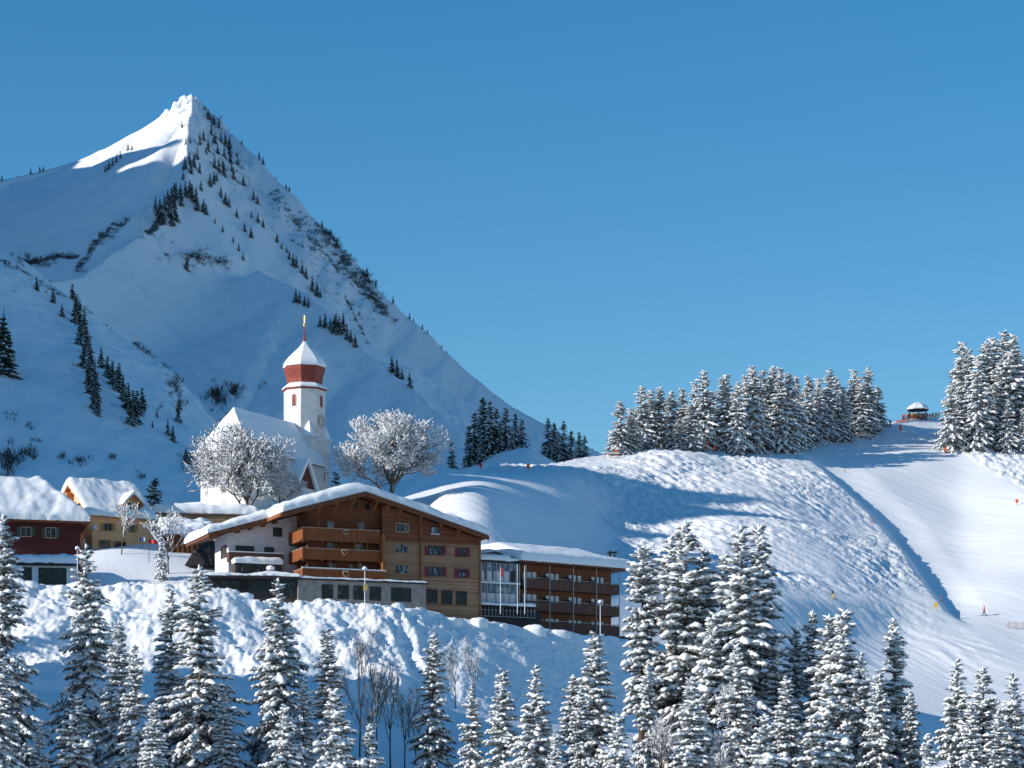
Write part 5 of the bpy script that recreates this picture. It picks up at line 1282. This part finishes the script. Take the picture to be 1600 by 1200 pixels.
for (a,b,yv,sz_) in ((1150,1060,274,1.0),(1095,1110,262,.9),(1125,1140,258,.9),(1030,1120,262,.8)):
    top = W(a,b,yv); put_tree(scrub,(top.x,top.y,top.z-9*sz_), 'frosted bare bush at the foot of the tall spruces, '+{1030:'leftmost',1095:'second from left',1125:'third from left',1150:'rightmost'}[a], name='bush', s_=sz_, rz=a, group='frosted bushes among the tall spruces', cat='bush')

# ------------------------------------------------------------------ snow mounds along the bank edge
def mound_mesh(seed, tall=.6):
    rng = np.random.default_rng(seed); n=18; k=9; V=[];
    for j in range(k):
        t = j/(k-1)*math.pi/2
        for i in range(n): 
            a=2*math.pi*i/n; V.append((math.cos(a)*math.cos(t)**.75, math.sin(a)*math.cos(t)**.75, tall*math.sin(t)**1.1))
    V=np.array(V); f_=1+.16*fbm(V[:,0]*1.8+seed,V[:,1]*1.8+V[:,2],seed,3); V*=f_[:,None]; V[:n,2]=-.8
    i=np.arange(n*k).reshape(k,n); q=np.stack([i[:-1],np.roll(i[:-1],-1,1),np.roll(i[1:],-1,1),i[1:]],-1).reshape(-1,4)
    me=mesh_np('snow_mound',V,q,True); me.materials.append(M['snow_fine']); return me
mm = [mound_mesh(3,.6),mound_mesh(4,.75),mound_mesh(5,.5)]
MO = [(170,905,7,0,'low snow mound right of the garage'),(213,906,7,1,'pointed snow mound on the bank left of the small larch'),(256,910,9,1,'round snow mound just right of the small larch'),(292,918,7,1,'tall narrow snow mound before the hotel forecourt'),
 (385,925,9,0,'snow dome in front of the dark pavilion glass'),(425,928,10,1,'large snow dome right of the slim spruce tip'),(468,930,7,0,'small snow dome at the corner of the stone ground floor'),(503,932,8,0,'snow dome under the first stone-wall window'),
 (531,940,7,2,'flat snow dome under the second stone-wall window'),(575,946,12,0,'broad snow dome at the foot of the street lamp'),(604,950,11,1,'snow dome right of the one with the street lamp'),(640,952,13,2,'wide flat snow mound under the large stone-wall window'),(668,956,9,2,'snow mound at the foot of the planked wall corner'),
 (706,962,13,2,'snow-buried hump below the last planked wall windows'),(748,966,14,0,'smooth snow dome at the right corner of the planked wall'),(785,976,8,2,'low snow mound under the link railing'),(834,972,14,1,'steep snow mound in front of the annex left end'),(872,986,15,2,'long flat snow mound below the annex balconies'),
 (95,912,10,0,'snow dome in front of the larger garage opening'),(48,908,9,0,'snow dome left of the larger garage opening')]
for (a,b,r_,k,lab) in MO:
    p = W(a,b,np.interp(a,KX,[lip[q][0] for q in KX])-.5); zz = G.z(p.x,p.y); s_ = r_/F*p.y
    o = link('snow_mound', mm[k]); o.location = (p.x,p.y,min(zz+.1,p.z-.1)-.25*s_); o.scale = (s_*1.1,s_*1.3,s_*.95); o.rotation_euler = (0,0,a); tag(o,lab,'snow mound','snow mounds along the edge of the bank')

# ------------------------------------------------------------------ lamps, flagpoles
def lamp(px, py0, py1, Y, label, arm=.0):
    top = W(px,py0,Y); h = (py1-py0)/F*Y
    root = empty('street_lamp', (top.x,top.y,top.z-h), 0, label, 'street lamp', 'street lamps by the hotel')
    mb = MB(); mb.tube((0,0,-1),(0,0,h-.2),.07,.05,8); mb.build('pole',M['white'],root)
    mb = MB(); mb.lathe([(.08,h-.25),(.28,h-.2),(.30,h-.1),(.10,h-.02)],10); mb.build('lamp_head',M['grey_metal'],root)
    mb = MB(); mb.lathe([(.30,h-.08),(.33,h+.05),(.22,h+.25),(.05,h+.34)],10); mb.build('snow_cap',M['snow'],root,True)
    return root
l1 = lamp(570,889,948,347,'street lamp in front of the stone ground floor of the hotel')
mb = MB(); mb.box(-.2,.35,-.3,-.1,2.1,2.9); mb.build('sign_box',M['gold'],l1)
lamp(938,941,996,370,'street lamp in front of the right end of the annex'); lamp(121,857,882,352,'short street lamp beside the garage corner')
def pole(px, py0, py1, Y, label, flag=None, name='flagpole', cat='flagpole', r_=.05, m='white', group=None, fw=1.2, fh=.8):
    top = W(px,py0,Y); h = (py1-py0)/F*Y
    root = empty(name,(top.x,top.y,top.z-h),0,label,cat,group)
    mb = MB(); mb.tube((0,0,-1.0),(0,0,h),r_,r_*.8,8); mb.build('pole',M[m],root)
    if flag:
        n=6; vs=[];fs=[]
        for i in range(n+1):
            for z in (h-.1,h-.1-fh): vs.append((i/n*fw, .12*math.sin(i*1.3), z-.08*i/n))
        for i in range(n): fs.append((2*i,2*i+1,2*i+3,2*i+2))
        mb = MB(); mb.add(vs,fs); mb.add([(x,y+.02,z) for x,y,z in vs],fs); mb.build('flag',M[flag],root)
    return root
pole(820,884,948,368,'tall white flagpole at the left end of the annex'); pole(808.5,882,948,368,'tall white flagpole right of the glazed link')
pole(782,886,948,367,'white flagpole with a red pennant before the glazed link','red',fw=.35,fh=1.2)
pole(233,842,868,368,'short pole with a red flag on the snow between the chalet and the shed','red',m='black',r_=.04,fw=1.1,fh=.55)
pole(219,838,848,390,'small pole with a blue flag before the yellow chalet','blue',m='black',r_=.03,fw=.5,fh=.6); pole(223,838,848,390,'small pole with a white flag before the yellow chalet','white',m='black',r_=.03,fw=.4,fh=.6)
pole(350,782,806,415,'thin lamp pole standing on the snow behind the hotel roof',None,'lamp_pole','pole',m='grey_metal')

# ------------------------------------------------------------------ piste markers
def marker(px, py, hpx, label, m='orange', disc_=True, ymin=440):
    p = G.hit(px,py,ymin); h = hpx/F*p.y
    root = empty('piste_marker',(p.x,p.y,p.z),0,label,'piste marker','orange piste markers')
    mb = MB(); mb.tube((0,0,-.5),(0,0,h*.7),.06,.06,6); mb.build('pole',M[m],root)
    if disc_: mb = MB(); mb.box(-.32,.32,-.06,.06,h*.45,h); mb.build('panel',M[m],root)
    return root
marker(825.5,738,13,'orange piste marker beside the sunlit track on the shoulder'); marker(751,731,10,'small marker post on the skyline left of the hump','red'); marker(1105,707,16,'left one of the pair of orange markers before the crest spruces'); marker(1117,707,11,'right one of the pair of orange markers before the crest spruces')
marker(1407,678,14,'orange marker in the middle of the groomed run below the hut'); marker(1477,711,12,'orange marker on the right edge of the groomed run'); marker(1589,790,10,'orange marker at the right picture edge on the bank of the run')
marker(1470,942,17,'tall orange post at the lower tip of the moguls','orange',False); marker(1462,954,12,'yellow marker beside the tall post at the lower tip of the moguls','yellow_paint'); marker(1362,820,17,'thin red post on the ridge edge of the mogul field','red',False); marker(1320,738,8,'thin red post on the upper mogul edge','red',False)
# orange nets and fence
def net(px0, py0, px1, py1, hpx, label, n=7, m='orange'):
    a = G.hit(px0,py0,440); b = G.hit(px1,py1,440); h = hpx/F*a.y
    root = empty('safety_net',a,0,label,'safety net','orange safety nets on the piste'); d = b-a
    mb = MB()
    for i in range(n+1): q = d*(i/n); mb.tube(q-Vector((0,0,.3)),q+Vector((0,0,h)),.05,.05,5)
    mb.build('posts',M['red'],root); mb = MB()
    for k in range(1,6):
        for i in range(n): q = d*(i/n)+Vector((0,0,h*k/5.5-.03*(i%2))); q2 = d*((i+1)/n)+Vector((0,0,h*k/5.5-.03*((i+1)%2))); mb.tube(q,q2,.035,.035,4)
    for i in range(n*5): q = d*(i/(n*5)); mb.tube(q+Vector((0,0,h*.15)),q+Vector((0,0,h*.92)),.02,.02,3)
    mb.build('mesh',M[m],root)
net(1281,684,1313,677,5,'low orange net on the crest left of the groomed run'); net(1346,671,1358,669,6,'short orange net at the edge of the crest wood'); net(1575,982,1625,983,11,'pale orange net below the red-jacketed skier at the right edge',4,'rail')
net(1400,661,1418,658,4,'low orange net in front of the ski hut path')

# ------------------------------------------------------------------ hut (umbrella bar) with its fence
hp = G.hit(1434,654,560); hp = W(1434,655,hp.y if hp.y > 640 else 700); hz0 = G.z(hp.x,hp.y)
hut = empty('ski_hut',(hp.x,hp.y,max(hz0,hp.z)-.2),.3,'small ski bar under a snow-covered pyramid roof at the top of the run','hut')
mb = MB(); 
for a_ in range(6): t=a_*math.pi/3; mb.tube((2.4*math.cos(t),2.4*math.sin(t),-1),(2.4*math.cos(t),2.4*math.sin(t),2.6),.09,.09,6)
mb.build('posts',M['frame_dark'],hut)
mb = MB(); mb.lathe([(2.0,-.8),(2.0,1.1),(2.2,1.15),(2.2,1.25)],10); mb.build('counter',M['beam'],hut)
mb = MB(); mb.lathe([(3.0,2.35),(2.95,2.6),(.5,3.5),(.1,3.6)],8); mb.build('roof',M['dark'],hut)
mb = MB(); mb.lathe([(3.02,2.42),(3.12,2.75),(2.6,3.3),(1.5,4.0),(.8,4.35),(.1,4.45)],8); mb.build('snow_cover',M['snow_fine'],hut)
fe = empty('wooden_fence',G.hit(1410,657,600),0,'orange-brown plank fence in front of the ski hut','fence')
pts_ = [G.hit(x_,y_,600) for x_,y_ in ((1410,657),(1420,656),(1431,655),(1443,654),(1456,653),(1466,652))]; o0 = pts_[0]
for i,(a,b) in enumerate(zip(pts_[:-1],pts_[1:])):
    a = a-o0; b = b-o0
    for k in range(3):
        mb = MB(); mb.tube(a+Vector((0,0,.35+.35*k)),b+Vector((0,0,.35+.35*k)),.10,.10,4); mb.build('rail',M['orange'] if (i+k)%2 else M['beam'],fe)
    mb = MB(); mb.tube(a-Vector((0,0,.4)),a+Vector((0,0,1.4)),.10,.10,6); mb.build('post',M['beam'],fe)
# bench-like timing table at the left end of the crest trees
bp = G.hit(955,716,540); be = empty('wooden_rack',bp,.2,'snow-topped wooden rack at the left end of the crest spruces','rack')
mb = MB(); mb.box(-1.8,1.8,-.4,.4,.9,1.0); mb.build('top',M['frame'],be)
for sx in (-1.4,0,1.4): mb = MB(); mb.tube((sx,0,-.4),(sx,0,.9),.07,.07,6); mb.build('leg',M['frame'],be)
mb = MB(); mb.box(-1.85,1.85,-.42,.42,1.003,1.2); mb.build('snow_layer',M['snow'],be)
marker(962,712,9,'orange sign panel on the rack at the left end of the crest spruces')

# ------------------------------------------------------------------ people
def person(loc, face, pose, cols, label, skis=True, h=1.76, group=None, name='person'):
    """one continuous body grown with the Skin modifier, coloured by clothing; face = heading"""
    J = dict(pelvis=(0,0,.95), spine=(0,.0,1.15), chest=(0,.02,1.38), neck=(0,.03,1.52), head=(0,.05,1.62), crown=(0,.05,1.76),
             shL=(-.19,.02,1.43), elL=(-.28,.08,1.17), haL=(-.24,.30,1.02), tipL=(-.23,.36,1.0), shR=(.19,.02,1.43), elR=(.28,.08,1.17), haR=(.24,.30,1.02), tipR=(.23,.36,1.0),
             hiL=(-.10,0,.90), knL=(-.12,.06,.50), anL=(-.12,-.02,.10), toL=(-.12,.16,.04), hiR=(.10,0,.90), knR=(.12,.06,.50), anR=(.12,-.02,.10), toR=(.12,.16,.04))
    Rr = dict(pelvis=.15,spine=.14,chest=.165,neck=.065,head=.105,crown=.07,shL=.09,elL=.065,haL=.05,tipL=.035,shR=.09,elR=.065,haR=.05,tipR=.035,hiL=.11,knL=.08,anL=.07,toL=.06,hiR=.11,knR=.08,anR=.07,toR=.06)
    if pose == 'ski':
        for k in ('spine','chest','neck','head','crown','shL','shR','elL','elR','haL','haR','tipL','tipR'):
            x,y,z = J[k]; dz = z-.95; J[k] = (x, y+dz*.32, z-.06-dz*.06)
        for k in ('knL','knR'): x,y,z = J[k]; J[k] = (x,.16,.50)
        J['pelvis'] = (0,-.04,.88); J['hiL']=(-.10,-.03,.84); J['hiR']=(.10,-.03,.84)
    if pose == 'walk':
        J['knL']=(-.11,.22,.52); J['anL']=(-.11,.26,.10); J['toL']=(-.11,.44,.05); J['knR']=(.11,-.02,.50); J['anR']=(.11,-.30,.14); J['toR']=(.11,-.14,.04); J['haL']=(-.28,-.10,.98); J['elL']=(-.28,-.08,1.18); J['tipL']=(-.28,-.05,.9); J['haR']=(.26,.34,1.12); J['tipR']=(.26,.40,1.12)
    E_ = [('pelvis','spine'),('spine','chest'),('chest','neck'),('neck','head'),('head','crown'),('chest','shL'),('shL','elL'),('elL','haL'),('haL','tipL'),('chest','shR'),('shR','elR'),('elR','haR'),('haR','tipR'),('pelvis','hiL'),('hiL','knL'),('knL','anL'),('anL','toL'),('pelvis','hiR'),('hiR','knR'),('knR','anR'),('anR','toR')]
    ks = list(J); me = bpy.data.meshes.new('body_cage'); me.from_pydata([J[k] for k in ks],[(ks.index(a),ks.index(b)) for a,b in E_],[])
    tmp = bpy.data.objects.new('body_cage',me); col.objects.link(tmp); md = tmp.modifiers.new('skin','SKIN')
    for i,k in enumerate(ks): me.skin_vertices[0].data[i].radius = (Rr[k],Rr[k]*(.8 if k in ('chest','spine','pelvis') else 1)); me.skin_vertices[0].data[i].use_root = (k == 'pelvis')
    md.use_smooth_shade = True; sb = tmp.modifiers.new('sub','SUBSURF'); sb.levels = 1; sb.render_levels = 1
    dg = bpy.context.evaluated_depsgraph_get(); ev = tmp.evaluated_get(dg); bm_ = bpy.data.meshes.new_from_object(ev); bpy.data.objects.remove(tmp)
    bm_.name = 'body'; jac, tro, hat = cols
    for m in (tro, jac, 'skin', 'black'): bm_.materials.append(M[m])
    for pl in bm_.polygons:
        c = pl.center; hand = (abs(c.x) > .2 and c.z < 1.08 and c.y > .2)
        pl.material_index = 3 if (c.z < .14 or hand) else 0 if c.z < .92 else 2 if c.z > 1.50 and c.y > .13 and pose != 'x' else 1
    root = empty(name, loc, face, label, 'person', group); sc_ = h/1.76; root.scale = (sc_,)*3
    link('body', bm_, None, root)
    hy_, hz_ = J['head'][1], J['head'][2]
    mb = MB(); mb.lathe([(.115,hz_+.02),(.125,hz_+.06),(.115,hz_+.12),(.07,hz_+.175),(.01,hz_+.19)],10,(0,hy_-.005)); mb.build('helmet',M[hat],root,True)
    if skis:
        for sx in (-.13,.13):
            mb = MB(); mb.box(sx-.05,sx+.05,-.75,.85,-.02,.02); mb.hexa([(sx-.05,.85,-.02),(sx+.05,.85,-.02),(sx+.04,1.02,.08),(sx-.04,1.02,.08),(sx-.05,.85,.02),(sx+.05,.85,.02),(sx+.04,1.02,.11),(sx-.04,1.02,.11)]); mb.build('ski',M['black'],root)
        for s_ in ('L','R'):
            x,y,z = J['ha'+s_]; mb = MB(); mb.tube((x,y+.02,z+.1),(x*1.5,y-.35,.0),.015,.012,5); mb.build('ski_pole',M['grey_metal'],root)
    return root
def stand(px,py,ymin=440): p = G.hit(px,py,ymin); return (p.x,p.y,p.z+.02)
person(stand(1302,936),math.radians(100),'ski',('black','yellow_paint','black'),'person skiing across the blue shade in a black jacket and yellow trousers')
person(stand(1538,962),math.radians(75),'walk',('red','black','red'),'person in a red jacket and black trousers poling along the track at the right')
person(stand(1391,667,560),math.radians(160),'ski',('black','black','black'),'person in dark clothes at the top of the groomed run')
person(stand(1384,667,560),math.radians(150),'ski',('white','orange','red'),'person in white and orange next to the dark skier at the top of the run')
person(stand(1281,680,560),math.radians(150),'stand',('orange','grey_metal','orange'),'person in an orange jacket behind the net on the crest')
CR = [(1412,656,'red','black','orange'),(1418,655,'orange','black','yellow_paint'),(1425,654,'yellow_paint','blue','black'),(1429,655,'black','black','yellow_paint'),(1434,654,'green','black','white'),(1439,656,'blue','black','red'),(1444,654,'black','grey_metal','orange'),(1449,654,'orange','black','black'),
 (1453,655,'red','red','black'),(1458,653,'black','blue','blue'),(1461,654,'grey_metal','black','black'),(1464,653,'blue','yellow_paint','black'),(1467,652,'yellow_paint','green','blue')]
cn = {'red':'red','orange':'orange','yellow_paint':'yellow','black':'black','green':'green','blue':'blue','grey_metal':'grey','white':'white'}
for i,(a,b,j,t_,h_) in enumerate(CR):
    person(stand(a,b+1,600), rt.uniform(0,6.28), 'stand', (j,t_,h_), f'person in a {cn[j]} jacket with {cn[t_]} trousers and {cn[h_]} helmet by the ski hut', False, rt.uniform(1.65,1.85), 'people gathered at the ski hut')
for o in col.objects:
    if o.get('label') and len(o['label'].split()) > 16: print('LONG', o.name, o['label'])
print('TRIS', sum(len(m.loops)-2*len(m.polygons) for m in bpy.data.meshes))
